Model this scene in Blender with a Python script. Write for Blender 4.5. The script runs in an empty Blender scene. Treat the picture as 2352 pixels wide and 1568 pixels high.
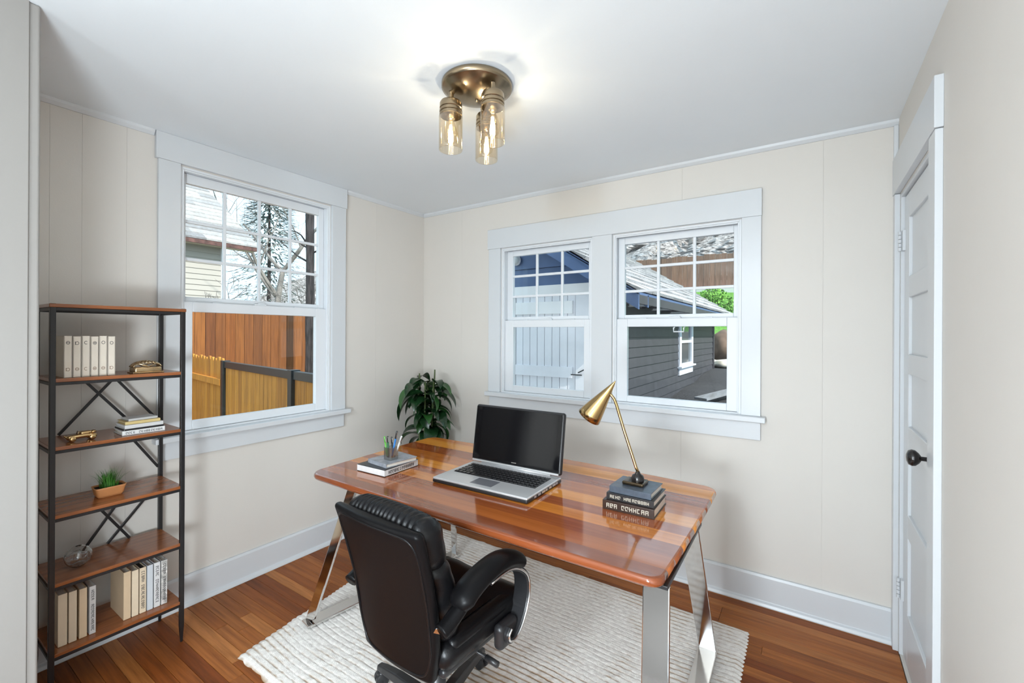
import bpy, bmesh, math, random
from mathutils import Vector, Matrix, noise as mnoise

random.seed(11)
SC = bpy.context.scene
COL = SC.collection
R = math.radians
PI = math.pi

# ------------------------------------------------------------------ camera
W, D, H = 3.066, 2.722, 2.44          # room: left wall x=0, back wall y=D, right wall x=W
CAM = Vector((2.7212, 0.0, 1.434))
cam_d = bpy.data.cameras.new('camera')
cam = bpy.data.objects.new('camera', cam_d)
COL.objects.link(cam)
cam_d.sensor_width = 36.0
cam_d.lens = 1020.18 / 2352 * 36.0
cam_d.shift_y = -17.4 / 2352
cam_d.clip_start = 0.01
cam.matrix_world = (Matrix.Translation(CAM) @ Matrix.Rotation(R(33.733), 4, 'Z')
                    @ Matrix.Rotation(R(90), 4, 'X') @ Matrix.Rotation(0.005, 4, 'Z'))
SC.camera = cam

# ------------------------------------------------------------------ world, sun, exposure
wd = bpy.data.worlds.new('sky')
SC.world = wd
wd.use_nodes = True
bg = wd.node_tree.nodes['Background']
bg.inputs['Color'].default_value = (0.64, 0.86, 1.0, 1)
bg.inputs['Strength'].default_value = 1.75
sun_d = bpy.data.lights.new('sun', 'SUN')
sun_d.energy = 4.5
sun_d.angle = R(0.6)
sun_d.color = (1.0, 0.95, 0.86)
sun = bpy.data.objects.new('sun', sun_d)
COL.objects.link(sun)
sun.location = (12, -3, 12)
sun.rotation_euler = Vector((0.74, -0.14, 0.66)).to_track_quat('Z', 'Y').to_euler()
BULB_POWER = 1.8      # each of the three bulbs of the ceiling light
FILL_PENDANT_POWER = 145.0    # added fill light, hung out of view behind the camera
FILL_STAND_POWER = 108.0    # added fill light, standing out of view behind the camera
FILL_COL = (0.83, 0.93, 1.0)
SC.view_settings.view_transform = 'Standard'
SC.view_settings.look = 'None'
SC.view_settings.exposure = 0.20
SC.view_settings.gamma = 1.0
SC.view_settings.use_curve_mapping = False
SC.cycles.caustics_reflective = False
SC.cycles.caustics_refractive = False
SC.cycles.glossy_bounces = 3
SC.cycles.transparent_max_bounces = 10
SC.cycles.adaptive_threshold = 0.02

# ------------------------------------------------------------------ helpers: materials
MATS = {}
def nd(nt, kind, **kw):
    n = nt.nodes.new(kind)
    for k, v in kw.items():
        if k in n.inputs: n.inputs[k].default_value = v
        else: setattr(n, k, v)
    return n

def M(name, col, rough=0.5, metal=0.0, var=None, bump=None, spec=0.5, coat=0.0, stretch=(1, 1, 1), col2=None, emit=None, sub=0):
    """principled material; var=(scale, amount) colour noise, bump=(scale, strength), col2 second colour of the noise"""
    if name in MATS: return MATS[name]
    m = bpy.data.materials.new(name); m.use_nodes = True
    nt = m.node_tree; b = nt.nodes['Principled BSDF']
    b.inputs['Base Color'].default_value = (*col, 1)
    b.inputs['Roughness'].default_value = rough
    b.inputs['Metallic'].default_value = metal
    b.inputs['Specular IOR Level'].default_value = spec
    b.inputs['Coat Weight'].default_value = coat
    b.inputs['Coat Roughness'].default_value = 0.06
    if emit:
        b.inputs['Emission Color'].default_value = (*emit[:3], 1)
        b.inputs['Emission Strength'].default_value = emit[3]
    if var or bump:
        tc = nd(nt, 'ShaderNodeTexCoord'); mp = nd(nt, 'ShaderNodeMapping')
        mp.inputs['Scale'].default_value = stretch
        nt.links.new(tc.outputs['Object'], mp.inputs['Vector'])
    if var:
        n = nd(nt, 'ShaderNodeTexNoise', Scale=var[0], Detail=5.0, Roughness=0.6)
        nt.links.new(mp.outputs[0], n.inputs['Vector'])
        rp = nd(nt, 'ShaderNodeValToRGB')
        c2 = col2 if col2 else tuple(min(1, c * (1 + var[1])) for c in col)
        c1 = col if col2 else tuple(c * (1 - var[1]) for c in col)
        rp.color_ramp.elements[0].position = 0.34; rp.color_ramp.elements[1].position = 0.66
        rp.color_ramp.elements[0].color = (*c1, 1); rp.color_ramp.elements[1].color = (*c2, 1)
        nt.links.new(n.outputs['Fac'], rp.inputs['Fac'])
        nt.links.new(rp.outputs['Color'], b.inputs['Base Color'])
    if bump:
        n2 = nd(nt, 'ShaderNodeTexNoise', Scale=bump[0], Detail=4.0)
        nt.links.new(mp.outputs[0], n2.inputs['Vector'])
        bp = nd(nt, 'ShaderNodeBump', Strength=bump[1], Distance=0.01)
        nt.links.new(n2.outputs['Fac'], bp.inputs['Height'])
        nt.links.new(bp.outputs['Normal'], b.inputs['Normal'])
    MATS[name] = m
    return m

def wood(name, cols, rough=0.35, grain=(1.2, 22, 22), coat=0.0, gamt=0.35, spec=0.5, by_color=False):
    """timber: one tone for each object (object random), grain stretched along an axis"""
    if name in MATS: return MATS[name]
    m = bpy.data.materials.new(name); m.use_nodes = True
    nt = m.node_tree; b = nt.nodes['Principled BSDF']
    b.inputs['Roughness'].default_value = rough
    b.inputs['Coat Weight'].default_value = coat
    b.inputs['Coat Roughness'].default_value = 0.05
    b.inputs['Specular IOR Level'].default_value = spec
    oi = nd(nt, 'ShaderNodeObjectInfo')
    rp = nd(nt, 'ShaderNodeValToRGB')
    el = rp.color_ramp.elements
    while len(el) < len(cols): el.new(0.5)
    for i, c in enumerate(cols):
        el[i].position = i / max(1, len(cols) - 1); el[i].color = (*c, 1)
    nt.links.new(oi.outputs['Random'], rp.inputs['Fac'])
    tone = oi.outputs['Color'] if by_color else rp.outputs['Color']
    tc = nd(nt, 'ShaderNodeTexCoord')
    ad = nd(nt, 'ShaderNodeVectorMath', operation='ADD')
    ml = nd(nt, 'ShaderNodeMath', operation='MULTIPLY'); ml.inputs[1].default_value = 37.0
    nt.links.new(oi.outputs['Random'], ml.inputs[0])
    nt.links.new(tc.outputs['Object'], ad.inputs[0]); nt.links.new(ml.outputs[0], ad.inputs[1])
    mp = nd(nt, 'ShaderNodeMapping'); mp.inputs['Scale'].default_value = grain
    nt.links.new(ad.outputs[0], mp.inputs['Vector'])
    n = nd(nt, 'ShaderNodeTexNoise', Scale=2.2, Detail=6.0, Roughness=0.65, Distortion=0.4)
    nt.links.new(mp.outputs[0], n.inputs['Vector'])
    r2 = nd(nt, 'ShaderNodeValToRGB')
    r2.color_ramp.elements[0].position = 0.30; r2.color_ramp.elements[1].position = 0.62
    lo = 1.0 - gamt
    r2.color_ramp.elements[0].color = (lo, lo * 0.94, lo * 0.88, 1); r2.color_ramp.elements[1].color = (1, 1, 1, 1)
    nt.links.new(n.outputs['Fac'], r2.inputs['Fac'])
    mx = nd(nt, 'ShaderNodeMix', data_type='RGBA', blend_type='MULTIPLY')
    mx.inputs['Factor'].default_value = 1.0
    nt.links.new(tone, mx.inputs[6]); nt.links.new(r2.outputs['Color'], mx.inputs[7])
    nt.links.new(mx.outputs[2], b.inputs['Base Color'])
    bp = nd(nt, 'ShaderNodeBump', Strength=0.05, Distance=0.004)
    nt.links.new(n.outputs['Fac'], bp.inputs['Height']); nt.links.new(bp.outputs['Normal'], b.inputs['Normal'])
    MATS[name] = m
    return m

def glass(name, tint, refl=1.0, rough=0.0, base=0.03):
    """thin clear glass: see-through with a mirror share that grows towards grazing angles"""
    if name in MATS: return MATS[name]
    m = bpy.data.materials.new(name); m.use_nodes = True
    nt = m.node_tree; nt.nodes.remove(nt.nodes['Principled BSDF'])
    out = nt.nodes['Material Output']
    t = nd(nt, 'ShaderNodeBsdfTransparent'); t.inputs[0].default_value = (*tint, 1)
    g = nd(nt, 'ShaderNodeBsdfGlossy'); g.inputs['Roughness'].default_value = rough
    lw = nd(nt, 'ShaderNodeLayerWeight', Blend=0.25)
    mu = nd(nt, 'ShaderNodeMath', operation='MULTIPLY_ADD'); mu.inputs[1].default_value = 0.55 * refl; mu.inputs[2].default_value = base
    nt.links.new(lw.outputs['Facing'], mu.inputs[0])
    mx = nd(nt, 'ShaderNodeMixShader')
    nt.links.new(mu.outputs[0], mx.inputs[0]); nt.links.new(t.outputs[0], mx.inputs[1]); nt.links.new(g.outputs[0], mx.inputs[2])
    nt.links.new(mx.outputs[0], out.inputs['Surface'])
    MATS[name] = m
    return m

# ------------------------------------------------------------------ helpers: geometry
def wloc(o):
    v = Vector((0, 0, 0))
    while o is not None:
        v += o.location; o = o.parent
    return v

class MB:
    def __init__(s): s.v = []; s.f = []
    def add(s, vs, fs):
        b = len(s.v); s.v += [Vector(v) for v in vs]; s.f += [tuple(b + i for i in f) for f in fs]; return s
    def box(s, x0, y0, z0, x1, y1, z1):
        x0, x1 = sorted((x0, x1)); y0, y1 = sorted((y0, y1)); z0, z1 = sorted((z0, z1))
        return s.add([(x0,y0,z0),(x1,y0,z0),(x1,y1,z0),(x0,y1,z0),(x0,y0,z1),(x1,y0,z1),(x1,y1,z1),(x0,y1,z1)],
                     [(0,3,2,1),(4,5,6,7),(0,1,5,4),(1,2,6,5),(2,3,7,6),(3,0,4,7)])
    def hexa(s, p):   # 8 points: bottom 4 ccw, top 4 ccw
        return s.add(p, [(0,3,2,1),(4,5,6,7),(0,1,5,4),(1,2,6,5),(2,3,7,6),(3,0,4,7)])
    def prism(s, poly, axis, lo, hi):
        n = len(poly)
        def mk(a, b, h):
            return {'x': (h, a, b), 'y': (a, h, b), 'z': (a, b, h)}[axis]
        vs = [mk(a, b, lo) for a, b in poly] + [mk(a, b, hi) for a, b in poly]
        fs = [tuple(range(n - 1, -1, -1)), tuple(range(n, 2 * n))] + [(i, (i + 1) % n, n + (i + 1) % n, n + i) for i in range(n)]
        return s.add(vs, fs)
    def tube(s, pts, r, n=10, cap=True, sq=1.0):
        pts = [Vector(p) for p in pts]; k = len(pts)
        rs = r if isinstance(r, (list, tuple)) else [r] * k
        vs = []; up = None
        for i in range(k):
            t = (pts[min(i + 1, k - 1)] - pts[max(i - 1, 0)])
            t = t.normalized() if t.length > 1e-9 else Vector((0, 0, 1))
            if up is None:
                up = Vector((0, 0, 1)) if abs(t.z) < 0.9 else Vector((1, 0, 0))
            a = (up - t * up.dot(t)); a = a.normalized() if a.length > 1e-6 else t.orthogonal().normalized()
            up = a; bb = t.cross(a)
            for j in range(n):
                w = 2 * PI * j / n
                vs.append(pts[i] + (a * math.cos(w) + bb * math.sin(w) * sq) * rs[i])
        fs = [(i * n + j, i * n + (j + 1) % n, (i + 1) * n + (j + 1) % n, (i + 1) * n + j) for i in range(k - 1) for j in range(n)]
        if cap:
            fs += [tuple(range(n - 1, -1, -1)), tuple((k - 1) * n + j for j in range(n))]
        return s.add(vs, fs)
    def lathe(s, prof, c=(0, 0, 0), n=28, axis=None, cap0=False, cap1=False):
        """prof: (radius, height) pairs about the z axis through c, or along the unit vector axis"""
        q = Vector((0, 0, 1)).rotation_difference(Vector(axis).normalized()) if axis is not None else None
        c = Vector(c); vs = []
        for r, h in prof:
            for j in range(n):
                w = 2 * PI * j / n
                p = Vector((r * math.cos(w), r * math.sin(w), h))
                if q: p = q @ p
                vs.append(c + p)
        k = len(prof)
        fs = [(i * n + j, i * n + (j + 1) % n, (i + 1) * n + (j + 1) % n, (i + 1) * n + j) for i in range(k - 1) for j in range(n)]
        if cap0: fs.append(tuple(range(n - 1, -1, -1)))
        if cap1: fs.append(tuple((k - 1) * n + j for j in range(n)))
        return s.add(vs, fs)
    def ribbon(s, pts, wv, w, t, closed=False):
        """flat bar of width w (along wv) and thickness t bent along pts, mitred at the bends"""
        pts = [Vector(p) for p in pts]; wv = Vector(wv).normalized(); k = len(pts); vs = []
        for i in range(k):
            a = pts[i - 1] if (i > 0 or closed) else None
            b = pts[(i + 1) % k] if (i < k - 1 or closed) else None
            t1 = (pts[i] - a).normalized() if a is not None else None
            t2 = (b - pts[i]).normalized() if b is not None else None
            if t1 is None: t1 = t2
            if t2 is None: t2 = t1
            n1 = wv.cross(t1).normalized(); n2 = wv.cross(t2).normalized()
            n = (n1 + n2).normalized(); n = n * (1 / max(0.35, n.dot(n1)))
            for sw, sn in ((-1, -1), (1, -1), (1, 1), (-1, 1)):
                vs.append(pts[i] + wv * sw * w / 2 + n * sn * t / 2)
        m = k if closed else k - 1
        fs = [(i * 4 + j, i * 4 + (j + 1) % 4, ((i + 1) % k) * 4 + (j + 1) % 4, ((i + 1) % k) * 4 + j) for i in range(m) for j in range(4)]
        if not closed: fs += [(3, 2, 1, 0), tuple((k - 1) * 4 + j for j in range(4))]
        return s.add(vs, fs)
    def rbox(s, c, size, r, n=8, fn=None, ne=3):
        """rounded, finely divided box; fn(p_local) -> p_local deforms it"""
        hx, hy, hz = (d / 2 for d in size); r = min(r, hx, hy, hz) if not isinstance(r, tuple) else r
        ns = n if isinstance(n, tuple) else (n, n, n)
        def ticks(h, k):
            i = h - r
            a = [-h + r * (1 - math.cos(PI / 2 * e / ne)) for e in range(ne)]
            # angles handled below: use tan spacing in the rounded part
            return [-h + r - r * math.tan(PI / 4 * (1 - e / ne)) for e in range(ne)] + [-i + 2 * i * e / k for e in range(k + 1)] + [i + r * math.tan(PI / 4 * (e + 1) / ne) for e in range(ne)]
        T = [ticks(h, k) for h, k in zip((hx, hy, hz), ns)]
        idx = {}
        def vid(i, j, k):
            key = (i, j, k)
            if key not in idx:
                p = Vector((T[0][i], T[1][j], T[2][k]))
                q = Vector((max(-hx + r, min(hx - r, p.x)), max(-hy + r, min(hy - r, p.y)), max(-hz + r, min(hz - r, p.z))))
                d = p - q
                if d.length > 1e-9: p = q + d.normalized() * r
                if fn: p = Vector(fn(p))
                idx[key] = len(s.v); s.v.append(p + Vector(c))
            return idx[key]
        L = [len(t) - 1 for t in T]
        for i in range(L[0]):
            for j in range(L[1]):
                s.f.append((vid(i,j,0), vid(i,j+1,0), vid(i+1,j+1,0), vid(i+1,j,0)))
                s.f.append((vid(i,j,L[2]), vid(i+1,j,L[2]), vid(i+1,j+1,L[2]), vid(i,j+1,L[2])))
        for i in range(L[0]):
            for k in range(L[2]):
                s.f.append((vid(i,0,k), vid(i+1,0,k), vid(i+1,0,k+1), vid(i,0,k+1)))
                s.f.append((vid(i,L[1],k), vid(i,L[1],k+1), vid(i+1,L[1],k+1), vid(i+1,L[1],k)))
        for j in range(L[1]):
            for k in range(L[2]):
                s.f.append((vid(0,j,k), vid(0,j,k+1), vid(0,j+1,k+1), vid(0,j+1,k)))
                s.f.append((vid(L[0],j,k), vid(L[0],j+1,k), vid(L[0],j+1,k+1), vid(L[0],j,k+1)))
        return s
    def grid(s, nu, nv, fn):
        vs = [fn(i / nu, j / nv) for j in range(nv + 1) for i in range(nu + 1)]
        fs = [(j*(nu+1)+i, j*(nu+1)+i+1, (j+1)*(nu+1)+i+1, (j+1)*(nu+1)+i) for j in range(nv) for i in range(nu)]
        return s.add(vs, fs)
    def build(s, name, mat, parent=None, smooth=False, bevel=0, bseg=2, origin=None, fix=False):
        if parent is not None: off = wloc(parent)
        elif origin is not None: off = Vector(origin)
        else:
            xs = [v.x for v in s.v]; ys = [v.y for v in s.v]; zs = [v.z for v in s.v]
            off = Vector(((min(xs) + max(xs)) / 2, (min(ys) + max(ys)) / 2, min(zs)))
        me = bpy.data.meshes.new(name)
        own = off
        if parent is not None:           # the part keeps its own origin at its middle
            xs = [v.x for v in s.v]; ys = [v.y for v in s.v]; zs = [v.z for v in s.v]
            own = Vector(((min(xs) + max(xs)) / 2, (min(ys) + max(ys)) / 2, (min(zs) + max(zs)) / 2))
        me.from_pydata([v - own for v in s.v], [], s.f); me.update()
        if fix:
            bm = bmesh.new(); bm.from_mesh(me); bmesh.ops.recalc_face_normals(bm, faces=bm.faces); bm.to_mesh(me); bm.free()
        if mat is not None: me.materials.append(mat)
        o = bpy.data.objects.new(name, me); COL.objects.link(o)
        o.location = own - off if parent is not None else own
        if parent is not None: o.parent = parent
        if smooth:
            for p in me.polygons: p.use_smooth = True
        if bevel:
            b = o.modifiers.new('bevel', 'BEVEL'); b.width = bevel; b.segments = bseg; b.limit_method = 'ANGLE'; b.angle_limit = R(35)
            b.harden_normals = False
        return o

def share(name, me, parent, loc, rot=(0, 0, 0), scale=(1, 1, 1)):
    """another object on a mesh that is already there"""
    o = bpy.data.objects.new(name, me); COL.objects.link(o)
    o.location = loc; o.rotation_euler = rot; o.scale = scale
    if parent is not None: o.parent = parent
    return o

def tag(o, label=None, cat=None, group=None, kind=None):
    if label: o['label'] = label
    if cat: o['category'] = cat
    if group: o['group'] = group
    if kind: o['kind'] = kind
    return o

def thing(name, label, cat, loc=(0, 0, 0), group=None, kind=None):
    o = bpy.data.objects.new(name, None); COL.objects.link(o)
    o.empty_display_size = 0.05; o.location = loc
    return tag(o, label, cat, group, kind)

def smooth_auto(o, ang=40):
    """smooth faces, sharp edges kept"""
    me = o.data
    for p in me.polygons: p.use_smooth = True
    bm = bmesh.new(); bm.from_mesh(me)
    for e in bm.edges:
        if len(e.link_faces) == 2 and e.calc_face_angle(0) > R(ang): e.smooth = False
    bm.to_mesh(me); bm.free()
    return o
def fnoise(x, y, z=0.0): return mnoise.noise(Vector((x, y, z)))

# ------------------------------------------------------------------ materials of the room
m_wall = M('wall_paint', (0.680, 0.645, 0.600), 0.55, var=(1.3, 0.015), bump=(180, 0.03))
m_ceil = M('ceiling_paint', (0.81, 0.85, 0.885), 0.6, var=(0.9, 0.012), bump=(60, 0.04))
m_trim = M('white_gloss_paint', (0.63, 0.652, 0.675), 0.32, var=(2.0, 0.012), bump=(40, 0.02))
m_sash = M('white_window_vinyl', (0.74, 0.765, 0.795), 0.35)
m_dark = M('dark_gap', (0.02, 0.02, 0.022), 0.8)
m_pane = glass('window_glass', (0.985, 0.99, 0.99), 0.15, base=0.008)
m_floor = wood('floor_strip_oak', [(0.25, 0.066, 0.013), (0.40, 0.135, 0.032), (0.29, 0.085, 0.017), (0.52, 0.205, 0.060), (0.34, 0.105, 0.022), (0.19, 0.045, 0.009), (0.45, 0.165, 0.042)],
               rough=0.38, grain=(1.3, 26, 26), gamt=0.45, spec=0.2)
m_sub = M('subfloor', (0.05, 0.025, 0.012), 0.9)

# ------------------------------------------------------------------ floor of separate boards
def build_floor():
    fl = MB().box(-0.02, -3.2, -0.06, W + 0.02, D + 0.02, -0.012).build('floor', m_sub)
    tag(fl, 'hardwood strip floor of narrow reddish brown boards', 'floor', kind='structure')
    rnd = random.Random(5)
    bw = 0.0565; y = 0.31; cache = {}
    while y < D - 0.001:
        y1 = min(y + bw, D)
        x = 0.0; first = True
        while x < W - 1e-4:
            ln = rnd.choice((0.5, 0.7, 0.9, 1.1, 1.3, 1.5))
            if first: ln *= rnd.uniform(0.3, 1); ln = round(ln, 1) + 0.05
            x1 = min(x + ln, W)
            if W - x1 < 0.25: x1 = W
            key = (round(x1 - x, 3), round(y1 - y, 4))
            c = ((x + x1) / 2, (y + y1) / 2, 0)
            if key not in cache:
                lx, ly = key; g = 0.0006
                o = MB().box(-lx/2 + g, -ly/2 + g, -0.012, lx/2 - g, ly/2 - g, 0).build('plank', m_floor, origin=(0, 0, 0), bevel=0.0008, bseg=1)
                cache[key] = o.data
                o.parent = fl; o.location = Vector(c) - fl.location
            else:
                o = share('plank', cache[key], fl, Vector(c) - fl.location)
                b = o.modifiers.new('bevel', 'BEVEL'); b.width = 0.0008; b.segments = 1; b.limit_method = 'ANGLE'; b.angle_limit = R(35)
            x = x1; first = False
        y = y1
    hp = MB().box(-0.02, -3.2, -0.012, W + 0.02, 0.31, 0).build('added_dark_floor', M('added_dark_cover', (0.09, 0.082, 0.076), 0.95, var=(60, 0.2)), fl)  # unseen floor, added dark to cut warm bounce and reflections
build_floor()

tag(MB().box(-0.15, -3.3, H, W + 0.15, D + 0.15, H + 0.1).build('ceiling', m_ceil), 'smooth pale white painted ceiling', 'ceiling', kind='structure')

# ------------------------------------------------------------------ walls: solid core plus thin upright panels with seams
WIN1 = (0.96, 1.835, 0.90, 2.30)                  # y0 y1 z0 z1 in the left wall
WIN2 = (0.808, 1.539, 0.995, 2.07)                # x0 x1 z0 z1 in the back wall
WIN3 = (1.679, 2.414, 0.995, 2.07)
DOOR = (1.975, 2.655, 0.0, 2.075)                 # y0 y1 z0 z1 in the right wall
WAY = (0.73, W, 0.0, H)                       # the wide cased opening the camera looks through (front wall)

def cells(u0, u1, z0, z1, holes, ucuts=()):
    us = sorted({u0, u1, *ucuts, *[h[0] for h in holes], *[h[1] for h in holes]}); zs = sorted({z0, z1, *[h[2] for h in holes], *[h[3] for h in holes]})
    us = [u for u in us if u0 <= u <= u1]; zs = [z for z in zs if z0 <= z <= z1]
    for a, b in zip(us, us[1:]):
        for c, d in zip(zs, zs[1:]):
            mu, mz = (a + b) / 2, (c + d) / 2
            if not any(h[0] < mu < h[1] and h[2] < mz < h[3] for h in holes): yield a, b, c, d

def wall(name, label, axis, face, out, u0, u1, holes, seams=(), mat=m_wall, parent_cat='wall'):
    """face: room-side coordinate; out: outer coordinate; panels 3 mm thick are the room side skin"""
    sgn = 1 if out > face else -1
    core = MB()
    for a, b, c, d in cells(u0, u1, -0.06, H, holes):
        if axis == 'x': core.box(face + sgn * 0.003, a, c, out, b, d)
        else: core.box(a, face + sgn * 0.003, c, b, out, d)
    w = core.build(name, mat)
    tag(w, label, 'wall', kind='structure')
    ed = [u0, *seams, u1]; g = 0.00025
    for p0, p1 in zip(ed, ed[1:]):
        mb = MB()
        for a, b, c, d in cells(p0, p1, 0.0, H, holes):
            a2 = a + g if a == p0 else a; b2 = b - g if b == p1 else b
            if axis == 'x': mb.box(face, a2, c, face + sgn * 0.003, b2, d)
            else: mb.box(a2, face, c, b2, face + sgn * 0.003, d)
        if mb.v: mb.build('wall_panel', mat, w)
    return w
wall('wall_left', 'beige panelled wall with the single tall window, left of the room corner', 'x', 0, -0.14, 0.18, D, [WIN1], (0.483, 0.586, 0.743, 2.22))
wall('wall_back', 'beige panelled wall with the pair of windows behind the desk', 'y', D, D + 0.14, -0.14, W + 0.14, [WIN2, WIN3], (0.42, 2.10, 2.78))
wall('wall_right', 'beige wall with the white panel door on the right', 'x', W, W + 0.14, -3.3, D, [DOOR], (1.2,))
wall('wall_front', 'beige wall end beside the wide opening at the left edge', 'y', 0.302, 0.180, -0.14, W, [WAY])
wall('wall_hall', 'plain beige end wall of the adjoining room', 'y', -3.2, -3.3, -0.14, W, [])
wall('wall_hall_side', 'plain beige side wall of the adjoining room', 'x', 0.0, -0.14, -3.2, 0.18, [])

def trim(n, mb, label, mat=None, **kw):
    o = mb.build('trim_%d' % n, mat or m_trim, **kw); tag(o, label, 'trim', kind='structure'); return o
# lining of the wide opening: jamb board and casing with rounded edge at the left rim of the view
m_jambp = M('darkened_jamb_paint', (0.255, 0.24, 0.225), 0.5)  # darkened below its real tone to offset the added fill lamps
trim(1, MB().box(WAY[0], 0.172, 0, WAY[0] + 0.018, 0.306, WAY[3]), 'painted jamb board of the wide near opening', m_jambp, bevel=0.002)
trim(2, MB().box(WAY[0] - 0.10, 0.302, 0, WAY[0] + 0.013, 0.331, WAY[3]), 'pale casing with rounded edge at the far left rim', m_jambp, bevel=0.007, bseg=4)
# crown beads
trim(3, MB().prism([(D, H), (D - 0.022, H), (D - 0.018, H - 0.012), (D - 0.006, H - 0.026), (D, H - 0.026)], 'x', 0, W), 'thin crown moulding along the back wall')
trim(4, MB().prism([(0, H), (0.022, H), (0.018, H - 0.012), (0.006, H - 0.026), (0, H - 0.026)], 'y', 0.302, 0.848), 'thin crown moulding on left wall above the bookshelf')
trim(5, MB().prism([(0, H), (0.022, H), (0.018, H - 0.012), (0.006, H - 0.026), (0, H - 0.026)], 'y', 1.955, D - 0.022), 'thin crown moulding between tall window and room corner')
trim(6, MB().box(W - 0.018, D - 0.018, 0.0, W, D, H - 0.026), 'narrow upright corner bead beside the door', bevel=0.004)

def base(name, mb, label): tag(mb.build(name, m_trim, bevel=0.002), label, 'baseboard', kind='structure')
BBP = [(0, 0), (0.036, 0), (0.036, 0.006), (0.030, 0.018), (0.018, 0.024), (0.018, 0.148), (0.012, 0.160), (0, 0.160)]
base('baseboard_left', MB().prism([(a, b) for a, b in BBP], 'y', 0.302, D - 0.001), 'white baseboard with shoe along the left wall')
base('baseboard_back', MB().prism([(D - a, b) for a, b in BBP], 'x', 0.037, W - 0.019), 'white baseboard with shoe along the back wall')
base('baseboard_right', MB().prism([(W - a, b) for a, b in BBP], 'y', -3.2, DOOR[0] - 0.1), 'white baseboard on the right wall this side of the door')

# ------------------------------------------------------------------ windows
def window(n, label, axis, face, hole, upper, lower, cols, rows, xf):
    """xf(u, depth, z): depth positive = into the room. upper/lower = glass rectangles (u0,u1,z0,z1)"""
    u0, u1, z0, z1 = hole
    root = thing('window_%d' % n, label, 'window', xf((u0 + u1) / 2, 0, z0), kind='structure')
    def B(mb, a, b, d0, d1, c, d):
        p = xf(a, d0, c); q = xf(b, d1, d); mb.box(*p, *q); return mb
    # jamb lining and stops
    j = MB(); t = 0.012
    B(j, u0, u0 + t, -0.14, 0.0, z0, z1); B(j, u1 - t, u1, -0.14, 0.0, z0, z1); B(j, u0 + t, u1 - t, -0.14, 0.0, z1 - t, z1); B(j, u0 + t, u1 - t, -0.14, 0.0, z0, z0 + t)
    j.build('jamb', m_sash, root, bevel=0.0015)
    st = MB(); s = 0.008
    B(st, u0 + t, u0 + t + s, -0.022, -0.004, z0 + t, z1 - t); B(st, u1 - t - s, u1 - t, -0.022, -0.004, z0 + t, z1 - t); B(st, u0 + t + s, u1 - t - s, -0.022, -0.004, z1 - t - s, z1 - t)
    st.build('stop_bead', m_sash, root, bevel=0.002)
    # upper sash (outer track)
    a0, a1, b0, b1 = upper; A0, A1 = u0 + t + 0.001, u1 - t - 0.001; top = z1 - t - 0.001
    zl = (lower[3] + b0) / 2
    fr = MB(); d0, d1 = -0.088, -0.058
    B(fr, A0, a0, d0, d1, zl - 0.008, top); B(fr, a1, A1, d0, d1, zl - 0.008, top); B(fr, a0, a1, d0, d1, b1, top); B(fr, a0, a1, d0, d1, zl - 0.008, b0)
    us = fr.build('upper_sash', m_sash, root, bevel=0.003)
    cw = (a1 - a0) / cols; rh = (b1 - b0) / rows; mw = 0.0085
    for i in range(1, cols):
        B(MB(), a0 + i * cw - mw, a0 + i * cw + mw, -0.081, -0.064, b0 - 0.002, b1 + 0.002).build('muntin', m_sash, us, bevel=0.003)
    for k in range(1, rows):
        B(MB(), a0 - 0.002, a1 + 0.002, -0.0805, -0.0645, b0 + k * rh - mw, b0 + k * rh + mw).build('muntin', m_sash, us, bevel=0.003)
    for i in range(cols):
        for k in range(rows):
            B(MB(), a0 + i * cw, a0 + (i + 1) * cw, -0.0745, -0.0715, b0 + k * rh, b0 + (k + 1) * rh).build('pane', m_pane, us)
    # lower sash (inner track)
    a0, a1, b0, b1 = lower; fr = MB(); d0, d1 = -0.055, -0.024; bot = z0 + t + 0.001; tp = zl + 0.012
    B(fr, A0, a0, d0, d1, bot, tp); B(fr, a1, A1, d0, d1, bot, tp); B(fr, a0, a1, d0, d1, b1, tp); B(fr, a0, a1, d0, d1, bot, b0)
    ls = fr.build('lower_sash', m_sash, root, bevel=0.003)
    B(MB(), a0, a1, -0.042, -0.038, b0, b1).build('pane', m_pane, ls)
    um = (a0 + a1) / 2
    lk = MB(); B(lk, um - 0.035, um + 0.035, -0.05, -0.03, tp, tp + 0.008); B(lk, um - 0.012, um + 0.03, -0.046, -0.036, tp + 0.008, tp + 0.016)
    lk.build('sash_lock', m_sash, ls, bevel=0.002)
    for s in (-1, 1):
        c = um + s * (a1 - a0) * 0.33
        B(MB(), c - 0.02, c + 0.02, -0.05, -0.034, tp, tp + 0.005).build('tilt_latch', m_sash, ls, bevel=0.0015)
    return root
# tall window in the left wall
xl = lambda u, d, z: (d, u, z)
w1 = window(1, 'tall white double-hung window with twelve small panes over one large pane', 'x', 0, WIN1,
       (1.008, 1.784, 1.626, 2.235), (1.029, 1.744, 0.960, 1.5435), 4, 3, xl)
CT = 0.020
def part(root, name, a, b, bevel=0.002, mat=None):
    return MB().box(*a, *b).build(name, mat or m_trim, root, bevel=bevel)
part(w1, 'head_casing', (0, 0.851, 2.305), (CT + 0.004, 1.951, 2.4395))
part(w1, 'side_casing', (0, 0.862, 0.904), (CT, 0.958, 2.305))
part(w1, 'side_casing', (0, 1.837, 0.904), (CT, 1.944, 2.305))
part(w1, 'stool', (-0.022, 0.845, 0.876), (0.055, 1.968, 0.904), 0.004)
part(w1, 'apron', (0, 0.872, 0.785), (CT, 1.935, 0.876))
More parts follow.
